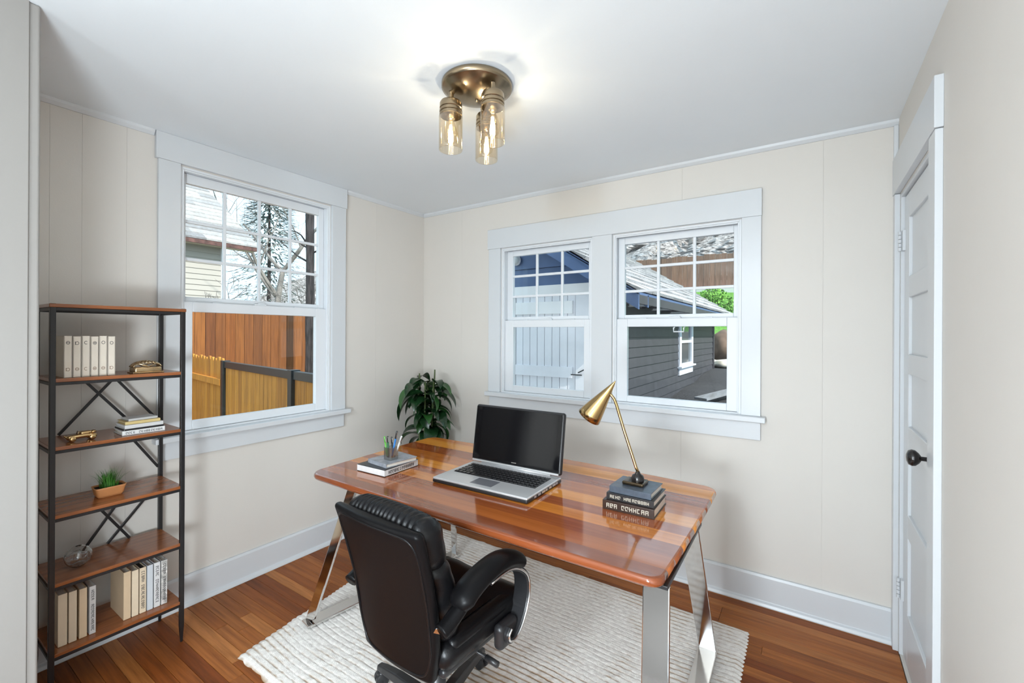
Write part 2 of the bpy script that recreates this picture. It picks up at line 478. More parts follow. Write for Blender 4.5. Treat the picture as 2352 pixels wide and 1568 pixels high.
# pair in the back wall
xb = lambda u, d, z: (u, D - d, z)
w2 = window(2, 'left white window of the pair, nine small panes over one large pane, white shed door outside', 'y', D, WIN2,
       (0.869, 1.485, 1.561, 2.016), (0.897, 1.467, 1.053, 1.483), 3, 3, xb)
w3 = window(3, 'right white window of the pair, behind the brass lamp, dark sided garage outside', 'y', D, WIN3,
       (1.735, 2.368, 1.559, 2.012), (1.765, 2.339, 1.047, 1.483), 3, 3, xb)
part(w2, 'head_casing', (0.692, D - CT - 0.004, 2.072), (2.512, D, 2.218))
part(w2, 'side_casing', (0.701, D - CT, 1.0), (0.806, D, 2.072))
part(w2, 'mullion_casing', (1.541, D - CT, 1.0), (1.677, D, 2.072))
part(w3, 'side_casing', (2.416, D - CT, 1.0), (2.510, D, 2.072))
part(w2, 'stool', (0.690, D - 0.055, 0.970), (2.534, D + 0.022, 1.0), 0.004)
part(w2, 'apron', (0.712, D - CT, 0.872), (2.510, D, 0.970))
lf = MB().tube([(2.055, D + 0.024, 1.478), (2.055, D + 0.002, 1.474), (2.055, D + 0.002, 1.452), (2.112, D + 0.002, 1.452), (2.112, D + 0.002, 1.474), (2.112, D + 0.024, 1.478)], 0.004, 8)
lf.build('sash_lift', m_sash, w3)

# ------------------------------------------------------------------ panel door in the right wall
m_black = M('black_enamel', (0.012, 0.010, 0.010), 0.18, spec=0.6)
def build_door():
    y0, y1, z0, z1 = DOOR
    r = thing('door_1', 'white five panel door with dark round knob in the right wall', 'door', (W, (y0 + y1) / 2, 0), kind='structure')
    P = lambda n, a, b, bev=0.002: part(r, n, a, b, bev)
    P('side_casing', (W - CT, 1.882, 0), (W, 1.972, 2.08)); P('side_casing', (W - CT, 2.658, 0), (W, D - 0.019, 2.08))
    P('head_casing', (W - CT - 0.003, 1.876, 2.082), (W, D - 0.019, 2.245))
    j = MB(); t = 0.016
    j.box(W, y0, 0, W + 0.13, y0 + t, z1).box(W, y1 - t, 0, W + 0.13, y1, z1).box(W, y0 + t, z1 - t, W + 0.13, y1 - t, z1)
    j.build('jamb', m_trim, r, bevel=0.0015)
    # the slab: stiles, rails, and five recessed panels
    a0, a1 = y0 + t + 0.003, y1 - t - 0.003; xf, xbk = W + 0.012, W + 0.047; zt = z1 - t - 0.006
    st = 0.105; rails = [0.012, 0.255, 0.30, 0.60, 0.655, 0.915, 1.05, 1.29, 1.40, 1.625, 1.73, 1.935, zt]
    rails = [(0.012, 0.235), (0.565, 0.665), (0.945, 1.045), (1.270, 1.355), (1.600, 1.690), (1.945, zt)]
    s = MB().box(xf, a0, 0.012, xbk, a0 + st, zt).box(xf, a1 - st, 0.012, xbk, a1, zt)
    for c, d in rails: s.box(xf, a0 + st, c, xbk, a1 - st, d)
    sl = s.build('door_leaf', m_trim, r, bevel=0.003)
    for (c, d), (e, f) in zip(rails, rails[1:]):
        MB().box(xf + 0.011, a0 + st - 0.004, d - 0.004, xbk - 0.011, a1 - st + 0.004, e + 0.004).build('door_panel', m_trim, sl)
    # knob, rose, lock plate
    yk, zk = 2.052, 1.012
    pl = MB().box(xf - 0.003, yk - 0.022, zk - 0.085, xf, yk + 0.022, zk + 0.075).build('lock_plate', m_trim, r, bevel=0.002)
    k = MB().lathe([(0.0001, 0), (0.013, 0.001), (0.013, 0.006), (0.0075, 0.011), (0.0075, 0.030), (0.018, 0.036), (0.027, 0.046), (0.0285, 0.055), (0.024, 0.064), (0.012, 0.069), (0.0001, 0.070)], (xf - 0.003, yk, zk), 28, axis=(-1, 0, 0))
    kn = k.build('knob', m_black, r, smooth=True); kn['label'] = 'dark brown black round knob'
    m_st = M('worn_steel', (0.5, 0.5, 0.5), 0.4, 0.8)
    for z in (0.30, 1.86):
        h = MB()
        for i in range(5):
            h.tube([(W - 0.004, y1 - t - 0.002, z - 0.045 + i * 0.018 + 0.001), (W - 0.004, y1 - t - 0.002, z - 0.045 + i * 0.018 + 0.016)], 0.0065, 10)
        h.box(W + 0.002, y1 - t - 0.03, z - 0.045, W + 0.0119, y1 - t - 0.004, z + 0.045)
        h.build('hinge', m_trim, r)
    tag(MB().box(W + 0.06, y0 + 0.017, 0.0, W + 0.138, y1 - 0.017, z1 - 0.017).build('dark_void_block', m_dark, r))  # dark block stands in for the unlit void behind the door
build_door()

# ------------------------------------------------------------------ wall outlet under the desk
ot = thing('wall_outlet', 'white electrical outlet low on the left wall beneath the desk', 'outlet', (0, 2.15, 0.17))
MB().box(0.0, 2.125, 0.17, 0.006, 2.175, 0.262).build('cover_plate', m_sash, ot, bevel=0.002)
for z in (0.196, 0.236):
    k = MB().box(0.006, 2.136, z - 0.014, 0.009, 2.164, z + 0.014).build('socket', m_sash, ot, bevel=0.004)
    MB().box(0.009, 2.143, z - 0.004, 0.0094, 2.145, z + 0.008).box(0.009, 2.155, z - 0.004, 0.0094, 2.157, z + 0.008).build('slot', m_dark, k)

# ------------------------------------------------------------------ ceiling light
m_brush = M('brushed_bronze', (0.31, 0.245, 0.165), 0.26, 1.0, var=(3, 0.12))
m_jar = glass('amber_jar_glass', (1.0, 0.95, 0.86), 0.9, base=0.05)
m_bulbg = glass('bulb_glass', (1.0, 0.95, 0.85), 0.6, base=0.03)
m_fil = M('glowing_filament', (1, 0.9, 0.7), 0.5, emit=(1.0, 0.86, 0.55, 60.0))
def build_ceiling_light():
    cx, cy = 1.606, 1.407
    r = thing('ceiling_light', 'round bronze flush ceiling light with three clear jar shades', 'ceiling light', (cx, cy, 2.35))
    MB().lathe([(0.137, 2.439), (0.141, 2.434), (0.141, 2.418), (0.134, 2.414), (0.120, 2.403), (0.085, 2.388), (0.045, 2.379), (0.001, 2.376)], (cx, cy, 0), 56).build('base_plate', m_brush, r, smooth=True)
    f = MB().lathe([(0.0001, -0.012), (0.006, -0.010), (0.007, -0.003), (0.004, 0.0)], (cx, cy, 2.378), 12).build('finial', m_brush, r, smooth=True)
    for a, b in ((1.527, 1.340), (1.707, 1.377), (1.583, 1.503)):
        cap = MB().lathe([(0.011, 2.398), (0.011, 2.362), (0.040, 2.360), (0.0445, 2.352), (0.0445, 2.334), (0.041, 2.331), (0.041, 2.327), (0.0455, 2.325), (0.0455, 2.318), (0.041, 2.316), (0.041, 2.312), (0.0455, 2.310), (0.0455, 2.304), (0.042, 2.302), (0.042, 2.330), (0.001, 2.332)], (a, b, 0), 36).build('jar_cap', m_brush, r, smooth=True)
        smooth_auto(cap, 30)
        MB().lathe([(0.016, 2.331), (0.016, 2.292), (0.012, 2.288)], (a, b, 0), 20, cap1=True).build('socket', m_brush, cap, smooth=True)
        jar = MB().lathe([(0.043, 2.305), (0.0472, 2.300), (0.0472, 2.170), (0.0462, 2.167), (0.0446, 2.170), (0.0446, 2.300), (0.0415, 2.303)], (a, b, 0), 40).build('jar_shade', m_jar, r, smooth=True)
        bulb = MB().lathe([(0.012, 2.292), (0.013, 2.284), (0.022, 2.258), (0.0285, 2.235), (0.029, 2.222), (0.024, 2.204), (0.012, 2.194), (0.0005, 2.192)], (a, b, 0), 28).build('bulb', m_bulbg, r, smooth=True)
        fl = MB()
        for q in range(4):
            w = q * PI / 2 + 0.4
            fl.tube([(a + 0.004 * math.cos(w), b + 0.004 * math.sin(w), 2.268), (a + 0.010 * math.cos(w), b + 0.010 * math.sin(w), 2.212)], 0.0011, 6)
        fl.build('filament', m_fil, bulb)
        ld = bpy.data.lights.new('bulb_light', 'POINT'); ld.energy = BULB_POWER; ld.shadow_soft_size = 0.010; ld.color = (0.92, 0.96, 1.0)
        lo = bpy.data.objects.new('bulb_light', ld); COL.objects.link(lo); lo.parent = r; lo.location = Vector((a, b, 2.24)) - r.location
build_ceiling_light()

# fill lamps added out of view behind the camera: hanging globe, standing globe
def added_fill_lamp(name, label, x, y, z, power, floor):
    r = thing(name, label, 'lamp', (x, y, 0 if floor else 2.44))
    if floor:
        MB().lathe([(0.001, 0.0), (0.15, 0.0), (0.15, 0.015), (0.02, 0.03)], (x, y, 0), 30).build('base', m_sash, r, smooth=True)
        MB().tube([(x, y, 0.02), (x, y, z - 0.24)], 0.011, 12).build('pole', m_sash, r, smooth=True)
    else:
        MB().lathe([(0.06, 2.439), (0.062, 2.42), (0.01, 2.41)], (x, y, 0), 24).build('rose', m_sash, r, smooth=True)
        MB().tube([(x, y, 2.42), (x, y, z + 0.24)], 0.006, 10).build('cord', m_sash, r, smooth=True)
    s = -1 if floor else 1
    MB().lathe([(0.012, s * 0.25), (0.05, s * 0.235), (0.05, s * 0.205), (0.001, s * 0.203)], (x, y, z), 24).build('globe_holder', m_sash, r, smooth=True)
    d = bpy.data.lights.new(name + '_globe', 'POINT'); d.shadow_soft_size = 0.20; d.energy = power; d.color = FILL_COL
    o = bpy.data.objects.new(name + '_globe', d); COL.objects.link(o); o.parent = r; o.location = Vector((x, y, z)) - r.location
added_fill_lamp('added_fill_pendant', 'added fill light on a pendant, out of view behind the camera', 2.13, -1.90, 2.12, FILL_PENDANT_POWER, False)
added_fill_lamp('added_fill_stand', 'added fill light on a floor stand, out of view behind the camera', 2.36, -0.46, 0.80, FILL_STAND_POWER, True)

# ================================================================== FURNITURE
m_chrome = M('polished_chrome', (0.72, 0.71, 0.70), 0.09, 1.0)
m_iron = M('black_iron', (0.016, 0.015, 0.016), 0.38, 0.2, bump=(90, 0.02))
m_leather = M('black_leather', (0.0055, 0.0054, 0.0062), 0.30, spec=0.25, bump=(260, 0.06))
m_leather_s = M('black_leather_smooth', (0.005, 0.0047, 0.0052), 0.34, spec=0.12, bump=(320, 0.03))
m_plastic = M('black_plastic', (0.018, 0.018, 0.02), 0.35)
m_brass = M('polished_brass', (0.50, 0.345, 0.155), 0.18, 1.0)
m_steel = M('satin_steel', (0.72, 0.72, 0.72), 0.18, 1.0)
m_paper = M('book_pages', (0.80, 0.77, 0.70), 0.7, var=(3, 0.05), stretch=(1, 1, 60))

# ------------------------------------------------------------------ rug
def build_rug():
    m = M('cream_wool', (0.95, 0.895, 0.845), 0.95, var=(70, 0.08), spec=0.1, bump=(420, 0.5))
    nt = m.node_tree
    # brown jute thread shows between the wool rows in places (mask stored on the mesh)
    b = nt.nodes['Principled BSDF']; src = b.inputs['Base Color'].links[0].from_socket
    at = nd(nt, 'ShaderNodeAttribute', attribute_name='jute')
    mx = nd(nt, 'ShaderNodeMix', data_type='RGBA'); mx.inputs[7].default_value = (0.42, 0.27, 0.15, 1)
    nt.links.new(at.outputs['Fac'], mx.inputs[0]); nt.links.new(src, mx.inputs[6]); nt.links.new(mx.outputs[2], b.inputs['Base Color'])
    FL, FR, BR, BL = Vector((0.635, 0.965, 0)), Vector((2.50, 0.95, 0)), Vector((2.485, 2.415, 0)), Vector((0.40, 2.435, 0))
    rows = 52; nu, nv = 460, rows * 8; jute = []
    def fn(u, v):
        p = FL.lerp(FR, u).lerp(BL.lerp(BR, u), v)
        r = v * rows + 0.9 * fnoise(p.x * 2.6, p.y * 1.5, 3.0) * min(1, v * 12) * min(1, (1 - v) * 12)
        k = math.floor(r); fr = r - k; q = 1 - abs(2 * fr - 1)          # 0 in the furrow, 1 on the crown
        rope = 1 - (1 - min(1.0, q * 2.8)) ** 2
        deep = 0.45 + 0.55 * max(0, min(1, 0.5 + 1.6 * fnoise(p.x * 3.3, k * 2.3, 8.0)))
        knot = 0.5 + 0.5 * math.sin(p.x * 150 + (k % 2) * PI + 4.0 * fnoise(p.x * 6, k * 1.7))
        z = 0.0065 + 0.0042 * (1 - deep * (1 - rope)) * (0.90 + 0.10 * knot) + 0.0022 * fnoise(p.x * 45, p.y * 45, 1.0)
        e = min(u * 2.0, (1 - u) * 2.0, v * 1.5, (1 - v) * 1.5)
        if e < 0.03: z = z * math.sqrt(max(0, e / 0.03)) + 0.001
        fl = fnoise(p.x * 1.7, p.y * 1.7, 12.0) + 0.45 * fnoise(p.x * 9, p.y * 9, 5.0) + 0.35 * fnoise(p.x * 40, k * 3.1, 2.0)
        jute.append(max(0.0, min(1.0, (fl + 0.22) * 2.4)) * max(0.0, 1 - q * 2.3) + 0.5 * max(0.0, min(0.6, (fl - 0.45) * 2)))
        if u in (0.0, 1.0): p.x += 0.008 * abs(math.sin(r * PI)) * (-1 if u == 0 else 1) + 0.006 * fnoise(p.y * 14, 5)
        if v in (0.0, 1.0): p.y += (0.006 * abs(math.sin(p.x * 42)) + 0.006 * fnoise(p.x * 12, 9)) * (-1 if v == 0 else 1)
        return (p.x, p.y, z)
    o = MB().grid(nu, nv, fn).build('rug', m, smooth=True)
    ja = o.data.attributes.new('jute', 'FLOAT', 'POINT'); ja.data.foreach_set('value', jute)
    tag(o, 'cream braided wool rug with ropy rows under the desk', 'rug')
build_rug()
RZ = 0.013

# ------------------------------------------------------------------ desk
def build_desk():
    r = thing('desk', 'glossy striped cherry wood desk with chrome trestle legs', 'desk', (1.52, 1.72, RZ))
    # rounded outline, slightly bowed sides
    pts = []
    def corner(cx, cy, rad, a0, a1, n=7):
        for i in range(n + 1):
            w = R(a0 + (a1 - a0) * i / n); pts.append((cx + rad * math.cos(w), cy + rad * math.sin(w)))
    def bow(p, q, amt, n=8):
        for i in range(1, n):
            t = i / n; b = amt * 4 * t * (1 - t)
            d = Vector((q[1] - p[1], p[0] - q[0])).normalized()
            pts.append((p[0] + (q[0] - p[0]) * t + d.x * b, p[1] + (q[1] - p[1]) * t + d.y * b))
    corner(2.345, 1.292, 0.040, -90, 0); bow((2.385, 1.292), (2.387, 2.118), 0.004); corner(2.330, 2.118, 0.057, 0, 90)
    bow((2.330, 2.175), (0.72, 2.165), 0.028); corner(0.70, 2.110, 0.060, 90, 180); bow((0.640, 2.11), (0.672, 1.34), 0.005); corner(0.745, 1.335, 0.073, 180, 270)
    bow((0.745, 1.262), (2.345, 1.252), 0.006)
    n = len(pts); cx = sum(p[0] for p in pts) / n; cy = sum(p[1] for p in pts) / n
    def ring(ins, z):
        return [(cx + (x - cx) * (1 - ins / abs(0.86)), cy + (y - cy) * (1 - ins / 0.46), z) for x, y in pts]
    prof = [(0.030, 0.716), (0.012, 0.717), (0.003, 0.724), (0.0, 0.733), (0.001, 0.742), (0.005, 0.748), (0.010, 0.750)]
    bm = bmesh.new(); rings = []
    for ins, z in prof: rings.append([bm.verts.new(p) for p in ring(ins, z)])
    for a, b in zip(rings, rings[1:]):
        for i in range(n): bm.faces.new((a[i], a[(i + 1) % n], b[(i + 1) % n], b[i]))
    bm.faces.new(rings[-1]); bm.faces.new(list(reversed(rings[0])))
    mw = wood('cherry_lacquer', [(0.26, 0.050, 0.012), (0.56, 0.165, 0.026), (0.20, 0.040, 0.013), (0.46, 0.115, 0.018), (0.24, 0.050, 0.014), (0.66, 0.23, 0.036), (0.30, 0.062, 0.014), (0.58, 0.18, 0.028)],
              rough=0.10, grain=(1.0, 20, 20), coat=0.5, gamt=0.25, by_color=True)
    tones = [(0.26, 0.067, 0.021), (0.429, 0.12, 0.026), (0.325, 0.083, 0.022), (0.65, 0.215, 0.033), (0.364, 0.091, 0.024), (0.78, 0.293, 0.045), (0.494, 0.143, 0.026), (0.325, 0.079, 0.022), (0.806, 0.317, 0.051), (0.624, 0.199, 0.033), (0.39, 0.104, 0.024)]
    top = thing('tabletop', None, None); top.parent = r
    top.location = Vector((0, 0, 0.737))
    y = 1.24; rnd = random.Random(4); k = 0
    cuts = [1.24]
    while cuts[-1] < 2.22: cuts.append(cuts[-1] + rnd.uniform(0.075, 0.125))
    tl = wloc(top)
    for a, b in zip(cuts, cuts[1:]):
        c = bm.copy()
        if a > 1.245:
            g = bmesh.ops.bisect_plane(c, geom=c.verts[:] + c.edges[:] + c.faces[:], plane_co=(0, a, 0), plane_no=(0, 1, 0), clear_inner=True)
            bmesh.ops.holes_fill(c, edges=[e for e in c.edges if e.is_boundary])
        if b < 2.2:
            g = bmesh.ops.bisect_plane(c, geom=c.verts[:] + c.edges[:] + c.faces[:], plane_co=(0, b, 0), plane_no=(0, 1, 0), clear_outer=True)
            bmesh.ops.holes_fill(c, edges=[e for e in c.edges if e.is_boundary])
        if not c.verts: c.free(); continue
        bmesh.ops.recalc_face_normals(c, faces=c.faces[:])
        mid = Vector((1.52, (a + b) / 2, 0.733))
        bmesh.ops.translate(c, vec=-mid, verts=c.verts[:])
        me = bpy.data.meshes.new('top_strip'); c.to_mesh(me); c.free(); me.materials.append(mw)
        o = bpy.data.objects.new('top_strip', me); COL.objects.link(o); o.parent = top; o.location = mid - tl
        o.color = (*tones[k % len(tones)], 1); k += 1
        for p in me.polygons: p.use_smooth = p.normal.z < 0.9 and p.normal.z > -0.9 and abs(p.normal.y) < 0.999
    bm.free()
    # chrome flat-bar legs: (top, foot) for each leg, foot bars on the rug
    t = 0.014
    def leg(top_, foot, w, wv=(1, 0, 0)):
        a, b = Vector(top_), Vector(foot)
        o = MB().ribbon([a, b], wv, w, t).build('leg', m_chrome, r, bevel=0.003, fix=True); return o
    zf = RZ + t / 2 + 0.002; zt = 0.705
    leg((0.935, 1.330, zt), (0.700, 1.262, zf + 0.006), 0.072, (0.9, 0.1, 0.42))
    leg((0.90, 2.06, zt), (0.842, 2.165, zf + 0.006), 0.040)
    leg((2.352, 1.325, zt), (2.372, 1.232, zf + 0.006), 0.078)
    leg((2.345, 1.78, zt), (2.350, 2.150, zf + 0.006), 0.074)
    MB().ribbon([(0.700, 1.235, zf), (0.842, 2.19, zf)], (1, -0.15, 0), 0.075, t).build('foot_bar', m_chrome, r, bevel=0.003, fix=True)
    MB().ribbon([(2.372, 1.205, zf), (2.350, 2.175, zf)], (1, 0.02, 0), 0.078, t).build('foot_bar', m_chrome, r, bevel=0.003, fix=True)
    zb = 0.7095
    MB().ribbon([(0.935, 1.30, zb), (0.90, 2.08, zb)], (1, 0, 0), 0.075, 0.012).build('top_bracket', m_plastic, r, bevel=0.002, fix=True)
    MB().ribbon([(2.352, 1.30, zb), (2.345, 1.82, zb)], (1, 0, 0), 0.078, 0.012).build('top_bracket', m_plastic, r, bevel=0.002, fix=True)
    MB().box(0.97, 1.66, 0.680, 2.31, 1.72, 0.7145).build('cross_rail', m_plastic, r, bevel=0.003)
build_desk()
DT = 0.7502   # desk surface

# ------------------------------------------------------------------ office chair (built facing +y at the origin)
def build_chair():
    r = thing('office_chair', 'black leather executive office chair with looped padded arms', 'office chair')
    # backrest frame / shell at the rear, tilted
    tilt = lambda z: -0.165 - (z - 0.36) * 0.20
    def back(p, wtop=0.200, wbot=0.186):
        return p
    def shell_fn(p):
        k = (p.z + 0.25) / 0.5                  # 0 bottom .. 1 top
        x = p.x * (0.90 + 0.13 * min(1, max(0, k)) - 0.10 * max(0, 0.22 - k) / 0.22)
        z = p.z + 0.61
        bul = 0.016 * (1 - (p.x / 0.2) ** 2)
        y = p.y + tilt(z) - (bul if p.y < 0 else 0) + 0.02 * math.sin(k * PI)
        return (x, y, z)
    MB().rbox((0, 0, 0), (0.405, 0.034, 0.50), 0.016, (14, 2, 16), lambda p: shell_fn(Vector((p.x, p.y, p.z)))).build('backrest_shell', m_leather_s, r, smooth=True)
    # piping round the shell
    pp = []
    for i in range(61):
        w = 2 * PI * i / 60; c, s_ = math.cos(w), math.sin(w)
        x = 0.186 * math.copysign(abs(c) ** 0.22, c); z = 0.232 * math.copysign(abs(s_) ** 0.22, s_)
        q = shell_fn(Vector((x, -0.014, z))); pp.append((q[0], q[1] - 0.002, q[2]))
    MB().tube(pp, 0.0038, 8, cap=False).build('piping', m_leather, r, smooth=True)
    # ruched head cushion that rolls over the top and runs down the front
    def head_fn(p):
        k = p.x / 0.2
        wr = 0.0026 * math.sin(p.x * 300 + 1.5 * math.sin(p.z * 30) + 4 * fnoise(p.x * 9, p.z * 8)) * (0.5 + 0.5 * max(0, min(1, (p.z + 0.08) / 0.13)))
        z = p.z - 0.012 * k * k + 0.80
        d = Vector((0, p.y, p.z)); d = d.normalized() if d.length > 1e-6 else d
        return (p.x, p.y + d.y * wr + tilt(z) + 0.062, z + d.z * wr)
    MB().rbox((0, 0, 0), (0.395, 0.105, 0.165), 0.048, (120, 5, 8), head_fn).build('headrest', m_leather, r, smooth=True)
    def lum_fn(p):
        z = p.z + 0.60
        wr = 0.0025 * math.sin(p.z * 70 + 3 * fnoise(p.x * 7, p.z * 9))
        return (p.x, p.y + tilt(z) + 0.070 + wr + 0.015 * math.cos(p.z * 9), z)
    MB().rbox((0, 0, 0), (0.385, 0.10, 0.27), 0.045, (16, 5, 16), lum_fn).build('back_cushion', m_leather, r, smooth=True)
    # seat: base pan and plump cushion with a roll at the front
    def seat_fn(p):
        wr = 0.0022 * math.sin(p.x * 40 + 5 * fnoise(p.x * 6, p.y * 6))
        fr = max(0, (p.y - 0.10) / 0.12)
        return (p.x * (1 + 0.04 * fr), p.y, p.z + (wr if p.z > 0 else 0) + 0.016 * math.exp(-((p.y - 0.14) / 0.07) ** 2) * (1 if p.z > 0 else 0.3) - 0.03 * max(0, fr - 0.6))
    MB().rbox((0, 0.055, 0.432), (0.42, 0.44, 0.085), 0.04, (18, 20, 4), seat_fn).build('seat', m_leather, r, smooth=True)
    MB().rbox((0, 0.04, 0.382), (0.37, 0.38, 0.03), 0.012, 4).build('seat_pan', m_plastic, r, smooth=True)
    for s in (-1, 1):          # side bolsters of the seat
        MB().rbox((s * 0.175, 0.06, 0.462), (0.06, 0.38, 0.045), 0.022, (4, 14, 3)).build('side_bolster', m_leather, r, smooth=True)
        sm = [(s * 0.145, -0.10 + 0.30 * i / 30, 0.4765 + 0.0012 * math.sin(i * 2.2)) for i in range(31)]
        MB().tube(sm, 0.0022, 6).build('seam', m_leather_s, r, smooth=True)
    # arms: padded arch, chrome-edged loop down the front to the seat side
    for s in (-1, 1):
        X = s * 0.232
        key = [(-0.140, 0.600), (-0.115, 0.627), (-0.07, 0.648), (-0.01, 0.661), (0.05, 0.664), (0.10, 0.655), (0.145, 0.634), (0.165, 0.614)]
        def arc(key, m=5):
            out = []
            for i in range(len(key) - 1):
                p0 = key[max(0, i - 1)]; p1 = key[i]; p2 = key[i + 1]; p3 = key[min(len(key) - 1, i + 2)]
                for j in range(m):
                    t = j / m
                    out.append(tuple(0.5 * ((2 * p1[q]) + (-p0[q] + p2[q]) * t + (2 * p0[q] - 5 * p1[q] + 4 * p2[q] - p3[q]) * t * t + (-p0[q] + 3 * p1[q] - 3 * p2[q] + p3[q]) * t ** 3) for q in (0, 1)))
            out.append(key[-1]); return out
        path = arc(key); L = len(path)
        rad = [0.030 * (0.30 + 0.70 * min(1, min(i, L - 1 - i) / 4.0) ** 0.5) for i in range(L)]
        MB().tube([(X, y, z) for y, z in path], rad, 16, sq=1.5).build('arm_pad', m_leather_s, r, smooth=True)
        # loop: flat leather-faced band
        loop = arc([(-0.02, 0.634), (0.07, 0.638), (0.135, 0.614), (0.182, 0.570), (0.192, 0.515), (0.175, 0.455), (0.140, 0.408), (0.108, 0.390), (0.080, 0.397), (0.074, 0.418), (0.088, 0.434)])
        bd = MB().ribbon([(X, y, z) for y, z in loop], (1, 0, 0), 0.060, 0.018).build('arm_loop', m_plastic, r, bevel=0.004, fix=True)
        for e in (-1, 1):
            MB().tube([(X + e * 0.0310, y, z) for y, z in loop], 0.0042, 8).build('chrome_edge', m_steel, bd, smooth=True)
        # rear link from the pad down to the backrest
        lk = arc([(-0.10, 0.618), (-0.135, 0.594), (-0.170, 0.572), (-0.200, 0.560)])
        lo = MB().tube([(X - s * 0.010 * i / len(lk), y, z) for i, (y, z) in enumerate(lk)], [0.021] * len(lk), 12, sq=1.25).build('rear_link', m_leather_s, r, smooth=True)
        MB().ribbon([(X - s * 0.006, -0.135, 0.577), (X - s * 0.016, -0.180, 0.548), (X - s * 0.040, -0.196, 0.552)], (s * 0.5, 0, 0.85), 0.020, 0.006).build('bracket', m_steel, lo, bevel=0.001, fix=True)
        MB().rbox((X - s * 0.004, 0.10, 0.405), (0.040, 0.10, 0.085), 0.018, 4).build('arm_mount', m_plastic, r, smooth=True)
    # tilt box, gas column, five star base with casters
    MB().rbox((0, 0.02, 0.350), (0.16, 0.22, 0.05), 0.015, 3).build('tilt_mechanism', m_plastic, r, smooth=True)
    MB().tube([(0.08, 0.03, 0.35), (0.20, 0.03, 0.345)], 0.006, 8).tube([(0.20, 0.03, 0.345), (0.25, 0.03, 0.342)], 0.010, 8).build('height_lever', m_plastic, r, smooth=True)
    MB().lathe([(0.031, 0.09), (0.031, 0.22), (0.027, 0.222), (0.027, 0.30), (0.020, 0.302), (0.020, 0.34)], (0, 0, 0), 24).build('gas_column', m_plastic, r, smooth=True)
    hub = MB().lathe([(0.001, 0.060), (0.045, 0.062), (0.052, 0.075), (0.050, 0.110), (0.036, 0.122), (0.001, 0.124)], (0, 0, 0), 28).build('hub', m_plastic, r, smooth=True)
    for k in range(5):
        w = R(104 + 72 * k); c, s_ = math.cos(w), math.sin(w)
        pr = [(0.03, 0.098, 0.028, 0.022), (0.12, 0.098, 0.025, 0.019), (0.23, 0.090, 0.022, 0.016), (0.32, 0.076, 0.019, 0.013), (0.362, 0.068, 0.015, 0.010)]
        mb = MB(); vs = []
        for d, z, hw, hh in pr:
            for a, b in ((-hw, -hh), (hw, -hh), (hw * 0.75, hh), (-hw * 0.75, hh)):
                vs.append((d * c - a * s_, d * s_ + a * c, z + b))
        fs = [(i * 4 + j, i * 4 + (j + 1) % 4, (i + 1) * 4 + (j + 1) % 4, (i + 1) * 4 + j) for i in range(4) for j in range(4)] + [(3, 2, 1, 0), (16, 17, 18, 19)]
        mb.add(vs, fs); mb.build('base_arm', m_plastic, r, bevel=0.005, bseg=3, fix=True)
        cx, cy = 0.346 * c, 0.346 * s_; tw = w + R(70)
        ca = MB(); ax = Vector((-math.sin(tw), math.cos(tw), 0))
        for e in (-1, 1):
            ca.lathe([(0.001, -0.009), (0.020, -0.009), (0.026, -0.006), (0.026, 0.006), (0.020, 0.009), (0.001, 0.009)], Vector((cx, cy, 0.027)) + ax * e * 0.014, 20, axis=ax)
        co = ca.build('caster', m_plastic, r, smooth=True); smooth_auto(co, 35)
        hd_ = MB().rbox((cx, cy, 0.046), (0.036, 0.036, 0.026), 0.012, 3).build('caster_hood', m_plastic, co, smooth=True)
    r.location = (1.632, 1.165, RZ); r.rotation_euler = (0, 0, R(-3))
build_chair()

